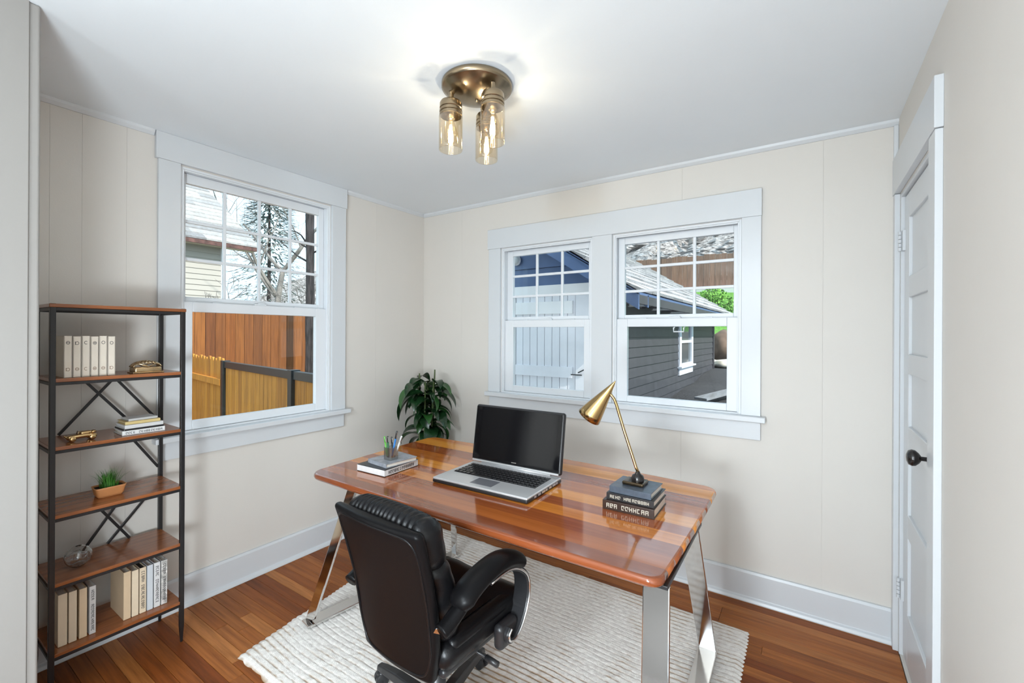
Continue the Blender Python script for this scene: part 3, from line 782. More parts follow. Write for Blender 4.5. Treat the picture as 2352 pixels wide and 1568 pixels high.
# ------------------------------------------------------------------ laptop
def build_laptop():
    r = thing('laptop', 'large open laptop with silver palm rest and glossy black screen', 'laptop')
    m_sil = M('silver_plastic', (0.60, 0.60, 0.61), 0.28, 0.35)
    m_key = M('black_keys', (0.012, 0.012, 0.014), 0.22, spec=0.7)
    m_scr = M('glossy_black_screen', (0.005, 0.005, 0.006), 0.10, spec=0.35)
    w, d = 0.505, 0.315
    MB().rbox((0, d / 2, 0.0095), (w, d, 0.017), 0.006, 4).build('base', m_plastic, r, smooth=True)
    pr = MB().rbox((0, d / 2, 0.020), (w - 0.002, d - 0.002, 0.010), 0.0048, 4).build('palm_rest', m_sil, r, smooth=True)
    kb = MB().box(-0.222, 0.118, 0.0249, 0.222, 0.272, 0.0259).build('keyboard', m_key, r, bevel=0.0004)
    me = MB().hexa([(-0.0098, -0.0095, 0), (0.0098, -0.0095, 0), (0.0098, 0.0095, 0), (-0.0098, 0.0095, 0), (-0.0082, -0.0078, 0.0035), (0.0082, -0.0078, 0.0035), (0.0082, 0.008, 0.0035), (-0.0082, 0.008, 0.0035)])
    k0 = me.build('key', m_key, kb, origin=None); md = k0.data; kz = 0.0259 + 0.00175
    bpy.data.objects.remove(k0)
    for j in range(6):
        y = 0.132 + j * 0.0252; n = 20; x = -0.211
        i = 0
        while i < 20:
            sp = 1
            if j == 0 and i == 4: sp = 6
            elif i == 0 and j in (1, 2, 3): sp = 2
            share('key', md, kb, Vector((x + (sp - 1) * 0.0111, y, kz)) - wloc(kb), scale=(sp * 1.0 + (sp - 1) * 0.12, 1, 1))
            x += 0.0222 * sp; i += sp
    MB().box(-0.060, 0.030, 0.0249, 0.055, 0.105, 0.0257).build('touchpad', M('grey_touchpad', (0.22, 0.225, 0.25), 0.25, 0.3), r, bevel=0.0004)
    pt = MB()
    for i in range(7):
        y = 0.06 + i * 0.033; pt.box(0.2515, y, 0.008, 0.2532, y + 0.016 + 0.006 * (i % 3), 0.0155)
    pt.build('ports', M('port_metal', (0.7, 0.7, 0.72), 0.3, 0.9), r)
    MB().tube([(-0.19, d - 0.008, 0.0275), (0.20, d - 0.008, 0.0275)], 0.0085, 14).build('hinge', m_sil, r, smooth=True)
    # lid, built upright then leaned back 7 degrees about the hinge line
    tl = R(-9); c, s_ = math.cos(tl), math.sin(tl)
    def lean(p): return (p[0], d - 0.004 + p[1] * c - p[2] * s_, 0.032 + p[1] * s_ + p[2] * c)
    hgt = 0.285
    def lid_fn(p):
        puff = 0.006 * (1 - (p.x / 0.25) ** 4) * (1 - (p.z / 0.145) ** 4)
        return lean((p.x, p.y + (puff if p.y > 0 else 0), p.z + hgt / 2))
    MB().rbox((0, 0, 0), (w + 0.006, 0.026, hgt), 0.0125, (12, 2, 10), lid_fn).build('lid', m_plastic, r, smooth=True)
    def scr_fn(p): return lean((p.x, p.y - 0.0135, p.z + hgt / 2 + 0.002))
    MB().rbox((0, 0, 0), (w - 0.012, 0.003, hgt - 0.022), 0.0014, (10, 1, 8), scr_fn).build('screen', m_scr, r, smooth=True)
    b0 = MB(); pts = [lean((x, -0.0153, z)) for x, z in ((-0.012, 0.0195), (0.016, 0.0195), (0.016, 0.0235), (-0.012, 0.0235))]
    b0.add(pts, [(0, 1, 2, 3)]); b0.build('badge', m_steel, r)
    st = MB(); q = [lean(p) for p in ((-0.245, -0.0165, 0.001), (0.245, -0.0165, 0.001), (0.245, -0.010, 0.001), (-0.245, -0.010, 0.001), (-0.245, -0.0165, 0.009), (0.245, -0.0165, 0.009), (0.245, -0.010, 0.009), (-0.245, -0.010, 0.009))]
    st.hexa(q).build('chin_strip', m_sil, r)
    for x in (-0.2, 0.2):
        for y in (0.03, 0.28): MB().lathe([(0.008, 0), (0.008, 0.0015)], (x, y, 0), 10, cap0=True, cap1=True).build('foot', m_plastic, r)
    r.location = (1.535, 1.506, DT); r.rotation_euler = (0, 0, R(1.6))
build_laptop()

# ------------------------------------------------------------------ books
GLY = M('gilt_lettering', (0.58, 0.54, 0.45), 0.4); GLK = M('dark_lettering', (0.03, 0.03, 0.035), 0.5)
def glyphs(mb, x0, x1, z0, z1, y, rnd, wv=0.7):
    """illegible letter-like strokes on a plane y = const"""
    h = z1 - z0; w = h * wv; x = x0; t = h * 0.16
    while x + w <= x1:
        k = rnd.random()
        mb.box(x, y, z0, x + t, y - 0.0004, z1)
        if k < 0.75: mb.box(x + w - t, y, z0 + (0 if k < 0.5 else h * 0.4), x + w, y - 0.0004, z1)
        if k > 0.2: mb.box(x + t, y, z1 - t, x + w - t, y - 0.0004, z1)
        if k < 0.6 or k > 0.85: mb.box(x + t, y, z0 + h * 0.42, x + w - t, y - 0.0004, z0 + h * 0.42 + t)
        if k > 0.4: mb.box(x + t, y, z0, x + w - t, y - 0.0004, z0 + t)
        x += w + h * 0.22
def book(name, label, L, Dp, T, cover, cat='book', group=None, pages=None, letter=None, seed=1, spine_mat=None, flap=0.004):
    """lying book at the origin: spine along x at y=0 (facing -y), pages to +y; L x Dp x T"""
    r = thing(name, label, cat, group=group)
    c = flap; th = 0.003
    MB().box(-L/2, 0, 0, L/2, Dp, th).build('cover', cover, r, bevel=0.0008)
    MB().box(-L/2, 0, T - th, L/2, Dp, T).build('cover', cover, r, bevel=0.0008)
    sp = MB().box(-L/2, -0.0005, 0.003 if spine_mat else 0.0, L/2, 0.003, T - 0.003 if spine_mat else T).build('spine', spine_mat or cover, r, bevel=0.0012)
    MB().box(-L/2 + c, 0.004, th + 0.0002, L/2 - c, Dp - c, T - th - 0.0002).build('pages', pages or m_paper, r)
    if letter:
        g = MB(); z0 = T * 0.27; z1 = T * 0.73; rn = random.Random(seed)
        glyphs(g, -L * 0.42, -L * 0.17, z0, z1, -0.0006, rn); glyphs(g, -L * 0.12, L * 0.44, z0, z1, -0.0006, rn)
        g.build('lettering', letter, sp)
    return r
def place(o, loc, rz=0, rot=None):
    o.location = loc; o.rotation_euler = rot if rot else (0, 0, R(rz))
    return o
cv_brown = M('dark_brown_cover', (0.035, 0.018, 0.012), 0.3)
cv_black = M('black_cover', (0.02, 0.02, 0.022), 0.28)
cv_slate = M('slate_blue_cover', (0.075, 0.095, 0.125), 0.25, var=(20, 0.2))
cv_grey = M('marbled_grey_cover', (0.30, 0.315, 0.35), 0.25, var=(12, 0.35))
cv_white = M('white_cover', (0.72, 0.72, 0.72), 0.4, var=(25, 0.06))
cv_cream = M('cream_cover', (0.72, 0.60, 0.44), 0.5, var=(9, 0.05))
cv_tan = M('tan_cover', (0.62, 0.47, 0.31), 0.5, var=(9, 0.05))
cv_gold = M('mustard_cover', (0.60, 0.46, 0.20), 0.5)
# the stack under the brass lamp
place(book('book', 'thick dark brown book with white lettering, bottom of the stack under the lamp', 0.200, 0.185, 0.036, cv_brown, letter=GLY, seed=3), (2.150, 1.655, DT), 1.5)
place(book('book', 'black book with pale lettered spine in the middle of the lamp stack', 0.185, 0.170, 0.026, cv_black, letter=GLY, seed=8), (2.153, 1.667, DT + 0.0362), 0.5)
place(book('book', 'slate blue book directly under the brass lamp base', 0.165, 0.150, 0.024, cv_slate, seed=2), (2.150, 1.677, DT + 0.0624), -1)
LB = DT + 0.0866
# the stack beside the pen cup
place(book('book', 'wide white book with black edged covers, bottom of the stack by the pen cup', 0.196, 0.225, 0.034, cv_black, pages=cv_white, spine_mat=cv_white, flap=0.001), (0.953, 1.416, DT), 2)
bkp = place(book('book', 'marbled grey book under the pen cup', 0.155, 0.185, 0.020, cv_grey), (0.960, 1.448, DT + 0.0342), -6)
g = MB(); glyphs(g, -0.09, 0.09, -0.008, 0.008, 0, random.Random(21), 0.55)
CB = DT + 0.0546
bk0 = [o for o in bpy.data.objects if o.get('label', '').startswith('wide white book')][0]
lt = g.build('lettering', GLK, None, origin=(0, 0, 0)); lt.parent = bk0; lt.rotation_euler = (0, 0, R(90)); lt.location = (0.0975, 0.115, 0.017)

# ------------------------------------------------------------------ pen cup and pens
def build_cup():
    cx, cy = 0.985, 1.515; h = 0.062
    c = thing('pen_cup', 'clear glass pen cup on the marbled grey book', 'pen cup', (cx, cy, CB))
    s = 0.0235; m_cup = glass('cup_glass', (0.93, 0.94, 0.93), 0.9, rough=0.25, base=0.24)
    mb = MB()
    t = 0.002
    for a in range(4):
        p = [(-s, -s), (s, -s), (s, s), (-s, s)][a]; q = [(s, -s), (s, s), (-s, s), (-s, -s)][a]
        mb.box(cx + min(p[0], q[0]) - (t if p[0] == q[0] else 0) * (p[0] < 0), cy + min(p[1], q[1]) - (t if p[1] == q[1] else 0) * (p[1] < 0), CB + 0.001,
               cx + max(p[0], q[0]) + (t if p[0] == q[0] else 0) * (p[0] > 0), cy + max(p[1], q[1]) + (t if p[1] == q[1] else 0) * (p[1] > 0), CB + h)
    mb.build('glass_wall', m_cup, c)
    MB().box(cx - s, cy - s, CB, cx + s, cy + s, CB + 0.004).build('cup_base', m_cup, c)
    cols = {'blue': (0.02, 0.19, 0.55), 'green': (0.12, 0.42, 0.06), 'black': (0.02, 0.02, 0.02), 'dark green': (0.02, 0.12, 0.05), 'white': (0.75, 0.74, 0.72)}
    specs = [('green', (-0.012, -0.012), (-0.026, -0.020), 0.120, 'bright green pen leaning left in the pen cup'),
             ('dark green', (-0.002, -0.014), (-0.012, -0.012), 0.122, 'dark green pen near the middle of the pen cup'),
             ('black', (0.004, 0.010), (-0.002, 0.004), 0.116, 'black pen with clip standing in the pen cup'),
             ('blue', (0.012, -0.006), (0.032, 0.010), 0.150, 'blue and white pen leaning right in the pen cup'),
             ('white', (0.010, 0.013), (0.040, 0.034), 0.120, 'white pencil at the right rim of the pen cup')]
    for nm, a, b, L, lab in specs:
        p0 = Vector((cx + a[0], cy + a[1], CB + 0.0065)); p1 = Vector((cx + b[0], cy + b[1], CB + L * 0.95)); d = (p1 - p0)
        o = thing('pen', lab, 'pen', p0)
        m = M('pen_' + nm.replace(' ', '_'), cols[nm], 0.3)
        MB().tube([p0 + d * 0.10, p0 + d * 0.72], 0.0046, 12).build('barrel', m, o, smooth=True)
        MB().tube([p0, p0 + d * 0.04, p0 + d * 0.10], [0.0012, 0.003, 0.0046], 12).build('tip', m_plastic, o, smooth=True)
        MB().tube([p0 + d * 0.72, p0 + d * 0.97, p0 + d], [0.0050, 0.0050, 0.003], 12).build('cap', M('pen_cap_dark', (0.03, 0.03, 0.03), 0.3) if nm in ('blue', 'black', 'dark green') else m, o, smooth=True)
        MB().tube([p0 + d * 0.96 + Vector((0.0055, -0.002, 0)), p0 + d * 0.74 + Vector((0.0065, -0.002, 0))], 0.0012, 6).build('clip', m_steel, o)
build_cup()

# ------------------------------------------------------------------ brass desk lamp
def build_lamp():
    b = Vector((2.150, 1.757, LB))
    r = thing('desk_lamp', 'brass desk lamp with leaf-like cone shade on a stack of books', 'desk lamp', b)
    MB().rbox((b.x - 0.004, b.y, LB + 0.007), (0.085, 0.075, 0.014), 0.005, 4).build('base', M('dark_bronze', (0.09, 0.065, 0.04), 0.18, 0.9), r, smooth=True)
    MB().lathe([(0.024, LB + 0.0135), (0.025, LB + 0.026), (0.021, LB + 0.036), (0.012, LB + 0.041), (0.008, LB + 0.050), (0.001, LB + 0.052)], (b.x + 0.006, b.y, 0), 24).build('joint', m_black, r, smooth=True)
    y = b.y
    arm = [(2.157, y, LB + 0.048), (2.148, y, LB + 0.066), (2.140, y, LB + 0.090), (2.098, y, 1.045), (2.066, y, 1.145), (2.056, y, 1.168), (2.042, y, 1.184), (2.026, y, 1.190)]
    MB().tube(arm, 0.0062, 12).build('arm', m_brass, r, smooth=True)
    ap = Vector((2.062, y, 1.243)); rc = Vector((1.947, y - 0.004, 1.084)); ax = (rc - ap); L = ax.length; u = ax.normalized()
    sh = MB().lathe([(0.0008, 0.0), (0.0045, 0.010), (0.018, 0.06), (0.034, 0.12), (0.0465, 0.172), (0.0515, L), (0.0500, L), (0.045, 0.172), (0.0325, 0.12), (0.0165, 0.06), (0.003, 0.012)], ap, 40, axis=u)
    MBo = sh.build('shade', m_brass, r, smooth=True)
    MB().lathe([(0.010, 0.075), (0.011, 0.115), (0.020, 0.135), (0.0215, 0.15), (0.015, 0.166), (0.001, 0.171)], ap, 20, axis=u).build('bulb', M('frosted_bulb', (0.85, 0.84, 0.8), 0.4), r, smooth=True)
build_lamp()

# ------------------------------------------------------------------ bookshelf
SX0, SX1, SY0, SY1 = 0.040, 0.315, 0.430, 0.874
SHELF = [0.190, 0.460, 0.724, 0.988, 1.252, 1.530]     # top faces
def build_shelf():
    r = thing('bookshelf', 'open six tier bookshelf of walnut boards in a black iron frame', 'bookshelf', ((SX0 + SX1) / 2, (SY0 + SY1) / 2, 0))
    mw = wood('walnut_board', [(0.31, 0.098, 0.030), (0.35, 0.115, 0.037), (0.28, 0.088, 0.028)], rough=0.22, grain=(20, 1.0, 20), gamt=0.4, coat=0.25)
    p = 0.017
    for x in (SX0, SX1 - p):
        for y in (SY0, SY1 - p):
            mb = MB(); cx, cy = x + p / 2, y + p / 2; h = p / 2
            mb.hexa([(cx - h*.5, cy - h*.5, 0.0), (cx + h*.5, cy - h*.5, 0.0), (cx + h*.5, cy + h*.5, 0.0), (cx - h*.5, cy + h*.5, 0.0),
                     (cx - h, cy - h, 0.075), (cx + h, cy - h, 0.075), (cx + h, cy + h, 0.075), (cx - h, cy + h, 0.075)])
            mb.box(x, y, 0.075, x + p, y + p, 1.543)
            mb.build('post', m_iron, r, bevel=0.0015)
    for i, z in enumerate(SHELF):
        t = 0.014
        if i == 5: MB().box(SX0 - 0.002, SY0 - 0.002, z - 0.002, SX1 + 0.002, SY1 + 0.002, z + 0.012).build('top_board', mw, r, bevel=0.002)
        else: MB().box(SX0 + 0.004, SY0 + 0.006, z - t, SX1 - 0.003, SY1 - 0.006, z).build('shelf_board', mw, r, bevel=0.0015)
        zr = z - t - 0.012 if i < 5 else z - 0.014; q = 0.012
        zz0, zz1 = zr, zr + 0.0118
        for x in (SX0 + 0.0025, SX1 - p + 0.0025):
            MB().box(x, SY0 + p, zz0, x + q, SY1 - p, zz1).build('rail', m_iron, r, bevel=0.001)
        for y in (SY0 + 0.0025, SY1 - p + 0.0025):
            MB().box(SX0 + p, y, zz0, SX1 - p, y + q, zz1).build('rail', m_iron, r, bevel=0.001)
    # crossed braces at the back of the second tier pair and the fourth
    def brace(y0, z0, y1, z1, dx=0.0):
        x = SX0 + 0.006 + dx
        MB().ribbon([(x, y0, z0), (x, y1, z1)], (1, 0, 0), 0.008, 0.011).build('brace', m_iron, r, bevel=0.0012, fix=True)
    brace(0.505, 0.990, 0.690, 1.224); brace(0.580, 1.224, 0.760, 0.990, 0.0085); brace(0.688, 1.224, 0.857, 0.996, 0.0085); brace(0.735, 0.960, 0.857, 0.769)
    brace(0.585, 0.462, 0.742, 0.696); brace(0.600, 0.696, 0.745, 0.462, 0.0085); brace(0.668, 0.462, 0.857, 0.690)
build_shelf()

# ------------------------------------------------------------------ things on the shelves
m_lt = M('cream_binder_board', (0.73, 0.655, 0.56), 0.5, var=(7, 0.04))
def ring_mark(r, y, z, kind, x):
    mb = MB(); n = 20 if kind != 'C' else 14; a0 = 0 if kind != 'C' else R(50); sp = 2 * PI if kind != 'C' else R(260)
    R0, R1 = (0.0068, 0.0050)
    vs = []
    for i in range(n + 1):
        w = a0 + sp * i / n
        for rr in (R0, R1): vs.append((x, y + rr * 0.85 * math.cos(w), z + rr * math.sin(w)))
    fs = [(2*i, 2*i+2, 2*i+3, 2*i+1) for i in range(n)]
    mb.add(vs, fs)
    if kind == 'B': mb.box(x - 0.0002, y - 0.0045, z - 0.001, x + 0.0001, y + 0.0045, z + 0.001)
    if kind == 'D': mb.box(x - 0.0002, y - 0.006, z - 0.0065, x + 0.0001, y - 0.0045, z + 0.0065)
    if kind == '8': mb.box(x - 0.0002, y - 0.003, z - 0.0016, x + 0.0001, y + 0.003, z + 0.0016)
    return mb
def build_binders():
    z = SHELF[4] + 0.0003; w = 0.0247; ords = ['leftmost', 'second', 'third', 'fourth', 'fifth', 'rightmost']
    top = ['B', 'D', 'C', '8', 'O', 'O']; bot = ['D', 'B', 'C', '8', 'B', 'D']
    names = ['leftmost of the six cream binders on the upper shelf', 'second from left of the six cream binders on the upper shelf',
             'third from left of the six cream binders, its spine mark an open ring', 'fourth from left of the six cream binders, its round mark filled',
             'fifth from left of the six cream binders on the upper shelf', 'rightmost of the six cream binders on the upper shelf']
    for i in range(6):
        y = 0.474 + i * 0.0264; h = 0.165 - 0.002 * (i % 2)
        r = thing('binder', names[i], 'binder', (0.21, y + w / 2, z), group='cream binders on the upper shelf')
        xf, xbk = 0.284, 0.135
        MB().box(xbk, y, z, xf, y + 0.0028, z + h).build('cover', m_lt, r, bevel=0.0008)
        MB().box(xbk, y + w - 0.0028, z, xf, y + w, z + h).build('cover', m_lt, r, bevel=0.0008)
        sp = MB().box(xf - 0.003, y, z, xf, y + w, z + h).build('spine', m_lt, r, bevel=0.001)
        MB().box(xbk + 0.006, y + 0.003, z + 0.004, xf - 0.004, y + w - 0.003, z + h - 0.005).build('pages', m_paper, r)
        ring_mark(r, y + w / 2, z + h - 0.027, top[i], xf + 0.0004).build('spine_mark', GLK, sp)
        ring_mark(r, y + w / 2, z + 0.032, bot[i], xf + 0.0004).build('spine_mark', M('faded_lettering', (0.25, 0.16, 0.10), 0.5), sp)
build_binders()

m_gold = M('antique_gold', (0.52, 0.38, 0.22), 0.22, 0.9, var=(40, 0.25))
def build_basket():
    y0, y1 = 0.698, 0.802; z = SHELF[4] + 0.0003; cx = 0.232; cy = (y0 + y1) / 2
    r = thing('trinket_box', 'small bronze trinket box with a domed lattice lid on the upper shelf', 'box', (cx, cy, z))
    MB().rbox((cx, cy, z + 0.0135), (0.070, 0.100, 0.027), 0.008, 6).build('tray', m_gold, r, smooth=True)
    MB().box(cx - 0.040, y0 - 0.004, z, cx + 0.040, y1 + 0.004, z + 0.005).build('base', m_gold, r, bevel=0.0015)
    lid = thing('lattice_lid', None, None); lid.parent = r; lid.location = Vector((0, 0, 0.027))
    def dome(u, v): # u along y, v across x
        return (cx + 0.034 * (v - 0.5) * 2, cy + 0.051 * (u - 0.5) * 2, z + 0.027 + 0.026 * max(0, 1 - (2*u-1)**2) ** 0.5 * max(0, 1 - (2*v-1)**2) ** 0.5)
    for k in range(-3, 8):
        for sgn in (1, -1):
            pts = []
            for i in range(17):
                u = i / 16; v = (k / 5.0) + sgn * (u - 0.5) * 1.6 + 0.1
                if 0.02 <= v <= 0.98: pts.append(dome(u, v))
            if len(pts) > 2: MB().tube(pts, 0.0024, 6).build('lattice_bar', m_gold, lid, smooth=True)
    rim = [dome(0.5 + 0.5 * math.cos(R(a)), 0.5 + 0.5 * math.sin(R(a))) for a in range(0, 361, 15)]
    MB().tube(rim, 0.003, 6).build('lid_rim', m_gold, lid, smooth=True)
build_basket()

def build_car():
    cy, cx, z = 0.537, 0.236, SHELF[3] + 0.0003
    r = thing('car_figurine', 'small polished brass vintage car figurine on the third shelf from top', 'figurine', (cx, cy, z))
    mg = M('polished_gold', (0.62, 0.42, 0.20), 0.16, 1.0)
    MB().rbox((cx, cy, z + 0.0165), (0.034, 0.092, 0.017), 0.008, (4, 10, 3), lambda p: (p.x * (1 - 0.15 * (p.y / 0.046) ** 2), p.y, p.z + 0.003 * math.cos(p.y * 40))).build('body', mg, r, smooth=True)
    MB().rbox((cx, cy + 0.012, z + 0.030), (0.028, 0.036, 0.015), 0.006, 4).build('cabin', mg, r, smooth=True)
    MB().lathe([(0.001, 0), (0.009, 0.001), (0.010, 0.006), (0.007, 0.010), (0.001, 0.011)], (cx, cy + 0.036, z + 0.026), 16).build('spare_drum', mg, r, smooth=True)
    MB().tube([(cx - 0.012, cy - 0.012, z + 0.026), (cx - 0.011, cy - 0.010, z + 0.038), (cx + 0.011, cy - 0.010, z + 0.038), (cx + 0.012, cy - 0.012, z + 0.026)], 0.0014, 6).build('windscreen', mg, r, smooth=True)
    for s in (-1, 1):
        for d in (-0.030, 0.030):
            MB().lathe([(0.001, -0.004), (0.009, -0.004), (0.011, -0.002), (0.011, 0.002), (0.009, 0.004), (0.003, 0.005), (0.001, 0.005)], (cx + s * 0.018, cy + d, z + 0.0112), 18, axis=(s, 0, 0)).build('wheel', mg, r, smooth=True)
        MB().lathe([(0.001, 0), (0.0038, 0.002), (0.0042, 0.006), (0.001, 0.0065)], (cx + s * 0.010, cy - 0.044, z + 0.022), 12, axis=(0, -1, 0)).build('headlamp', mg, r, smooth=True)
build_car()

# stacked books, third shelf from top (spines towards the room)
def flat_book(label, loc, L, Dp, T, cover, rz, letter=None, pages=None, seed=1):
    o = book('book', label, L, Dp, T, cover, letter=letter, pages=pages, seed=seed); o.location = loc; o.rotation_euler = (0, 0, R(90 + rz)); return o
zz = SHELF[3] + 0.0003
flat_book('long white book with black lettering, bottom of the stack on the third shelf', (0.285, 0.730, zz), 0.150, 0.130, 0.020, cv_white, -2, letter=GLK, seed=5)
flat_book('thin black book second from the bottom in the stack on the third shelf', (0.282, 0.732, zz + 0.0202), 0.142, 0.120, 0.007, cv_black, 0)
flat_book('thick pale grey book in the middle of the stack on the third shelf', (0.280, 0.733, zz + 0.0274), 0.138, 0.118, 0.016, M('pale_grey_cover', (0.62, 0.62, 0.62), 0.45), 1, pages=cv_white)
flat_book('mustard yellow book near the top of the stack on the third shelf', (0.272, 0.730, zz + 0.0436), 0.125, 0.105, 0.013, cv_gold, -1, pages=M('yellowed_pages', (0.66, 0.53, 0.30), 0.7))
flat_book('small grey book on top of the stack on the third shelf', (0.262, 0.734, zz + 0.0568), 0.105, 0.085, 0.010, M('soft_grey_cover', (0.50, 0.495, 0.49), 0.5), 2)

# grass in a terracotta pot
def build_grass():
    cx, cy, z = 0.190, 0.636, SHELF[2] + 0.0003
    r = thing('potted_grass', 'small tuft of green grass in a square terracotta pot', 'potted plant', (cx, cy, z))
    mt = M('terracotta', (0.50, 0.21, 0.075), 0.5, var=(14, 0.08))
    mb = MB(); h = 0.044
    def rr(s, zz_, n=6, rad=0.012):
        out = []
        for k, (sx, sy) in enumerate(((1, 1), (-1, 1), (-1, -1), (1, -1))):
            for i in range(n):
                w = R(90 * k + 90 * i / (n - 1)); out.append((cx + sx * (s * 0.72 - rad) + rad * math.cos(w), cy + sy * (s - rad) + rad * math.sin(w), zz_))
        return out
    prof = [(0.040, z), (0.045, z + 0.010), (0.050, z + 0.036), (0.053, z + h), (0.050, z + h), (0.047, z + 0.036), (0.046, z + 0.034)]
    n = 24; vs = []
    for s, zz_ in prof: vs += rr(s, zz_)
    fs = [(i*n+j, i*n+(j+1) % n, (i+1)*n+(j+1) % n, (i+1)*n+j) for i in range(len(prof)-1) for j in range(n)] + [tuple(range(n-1, -1, -1))]
    mb.add(vs, fs); mb.build('pot', mt, r, smooth=True)
    MB().add(rr(0.0465, z + 0.037), [tuple(range(24))]).build('soil', M('dark_soil', (0.02, 0.014, 0.01), 0.95, bump=(200, 0.5)), r)
    mgz = M('grass_blade_green', (0.055, 0.20, 0.025), 0.5, var=(30, 0.45))
    g = MB(); rnd = random.Random(3)
    for i in range(230):
        a = rnd.uniform(0, 2 * PI); d = rnd.random() ** 0.7 * 0.032
        bx, by = cx + d * 0.7 * math.cos(a), cy + d * math.sin(a); L = rnd.uniform(0.05, 0.085); lean_ = rnd.uniform(0.05, 0.75) * (0.4 + d / 0.03)
        if rnd.random() < 0.05: lean_ *= 1.8; L *= 1.15
        da = a + rnd.uniform(-0.5, 0.5); w = 0.0013; px, py = -math.sin(da) * w, math.cos(da) * w
        vs = []
        for k in range(4):
            t = k / 3; o = lean_ * L * t * t * 0.75; hh = z + 0.037 + L * t * (1 - 0.28 * lean_ * t); ww = 1 - t * 0.85
            x, y = bx + o * math.cos(da), by + o * math.sin(da)
            x = max(SX0 + 0.003, x)
            vs += [(x - px * ww, y - py * ww, hh), (x + px * ww, y + py * ww, hh)]
        g.add(vs, [(0, 1, 3, 2), (2, 3, 5, 4), (4, 5, 7, 6)])
    tag(g.build('grass_blades', mgz, r), kind='stuff')
build_grass()

def build_globe():
    cy, cx = 0.536, 0.205; z = SHELF[1] + 0.0003
    r = thing('glass_orb', 'clear handblown glass orb on the second shelf from bottom', 'glass orb', (cx, cy, z))
    mg = bpy.data.materials.new('orb_glass'); mg.use_nodes = True
    pb = mg.node_tree.nodes['Principled BSDF']; pb.inputs['Transmission Weight'].default_value = 1.0; pb.inputs['Roughness'].default_value = 0.0
    pb.inputs['IOR'].default_value = 1.45; pb.inputs['Base Color'].default_value = (0.95, 0.97, 0.97, 1)
    def prof(rad, top):
        return [(rad * math.sin(R(a)) * (1.02 if a > 90 else 1), z + 0.0435 - rad * 1.0 * math.cos(R(a))) for a in range(4, top, 6)]
    outer = prof(0.0432, 178); inner = [(a * 0.93, z + 0.0435 + (b - z - 0.0435) * 0.93) for a, b in reversed(outer)]
    MB().lathe([(0.0008, z + 0.0004)] + outer + inner, (cx, cy, 0), 40).build('glass_body', mg, r, smooth=True)
    sw = MB(); rnd = random.Random(9)
    for k in range(5):
        a0 = rnd.uniform(0, 6); pts = []
        for i in range(14):
            a = a0 + i * 0.16; e = R(70 + 12 * k + 6 * math.sin(i * 0.8)); rad = 0.0402
            pts.append((cx + rad * math.sin(e) * math.cos(a), cy + rad * math.sin(e) * math.sin(a), z + 0.0435 + rad * math.cos(e)))
        sw.tube(pts, [0.0006] + [0.0014] * 12 + [0.0006], 6)
    sw.build('glass_swirl', mg, r, smooth=True)
build_globe()

# upright books on the bottom shelf
def upright(label, y, T, Hh, Dp, cover, letter=None, seed=1, lean_=0, pages=None):
    o = book('book', label, Hh, Dp, T, cover, letter=letter, seed=seed, pages=pages)
    z = SHELF[0] + 0.0004
    # book local: length x -> up, thickness z -> along y (left to right), spine faces room (+x)
    m = Matrix(((0, -1, 0), (0, 0, 1), (1, 0, 0))).transposed()
    m = Matrix((Vector((0, -1, 0)), Vector((0, 0, 1)), Vector((-1, 0, 0))))
    # columns: images of local x, y, z
    lx, ly, lz = Vector((0, 0, -1)), Vector((-1, 0, 0)), Vector((0, 1, 0))
    rot = Matrix((lx, ly, lz)).transposed()
    o.rotation_euler = (Matrix.Rotation(R(lean_), 3, 'X') @ rot).to_euler()
    o.location = (0.272, y * 0.958, z + Hh / 2 + 0.0004)
    return o
m_silver_sp = M('silver_mottled_cover', (0.62, 0.62, 0.60), 0.35, 0.3, var=(60, 0.45))
upright('tall cream book, leftmost of the left group on the bottom shelf', 0.484, 0.0268, 0.205, 0.165, cv_cream)
upright('cream book second from left in the left group on the bottom shelf', 0.516, 0.0239, 0.203, 0.165, M('cream_cover_two', (0.70, 0.58, 0.43), 0.5, var=(6, 0.06)))
upright('tan book third from left in the left group on the bottom shelf', 0.548, 0.0239, 0.200, 0.165, cv_tan)
upright('grey book with black lettering, rightmost of the left group on the bottom shelf', 0.580, 0.0201, 0.196, 0.165, M('grey_book_cover', (0.52, 0.50, 0.48), 0.45), letter=GLK, seed=14)
upright('tan book, leftmost of the right group on the bottom shelf', 0.694, 0.0249, 0.205, 0.170, cv_tan)
upright('cream book second from left in the right group on the bottom shelf', 0.724, 0.0230, 0.200, 0.170, cv_cream)
upright('cream book with dark lettered spine in the right group on the bottom shelf', 0.752, 0.0230, 0.200, 0.170, cv_cream, letter=GLK, seed=6, pages=cv_black)
upright('pale blue grey book in the right group on the bottom shelf', 0.780, 0.0211, 0.200, 0.168, M('blue_grey_cover', (0.60, 0.64, 0.68), 0.4))
upright('white book with speckled spine in the right group on the bottom shelf', 0.806, 0.0230, 0.201, 0.170, cv_white, letter=GLK, seed=17)
upright('silver mottled book, rightmost of the right group on the bottom shelf', 0.834, 0.0230, 0.200, 0.170, m_silver_sp, letter=GLK, seed=19)

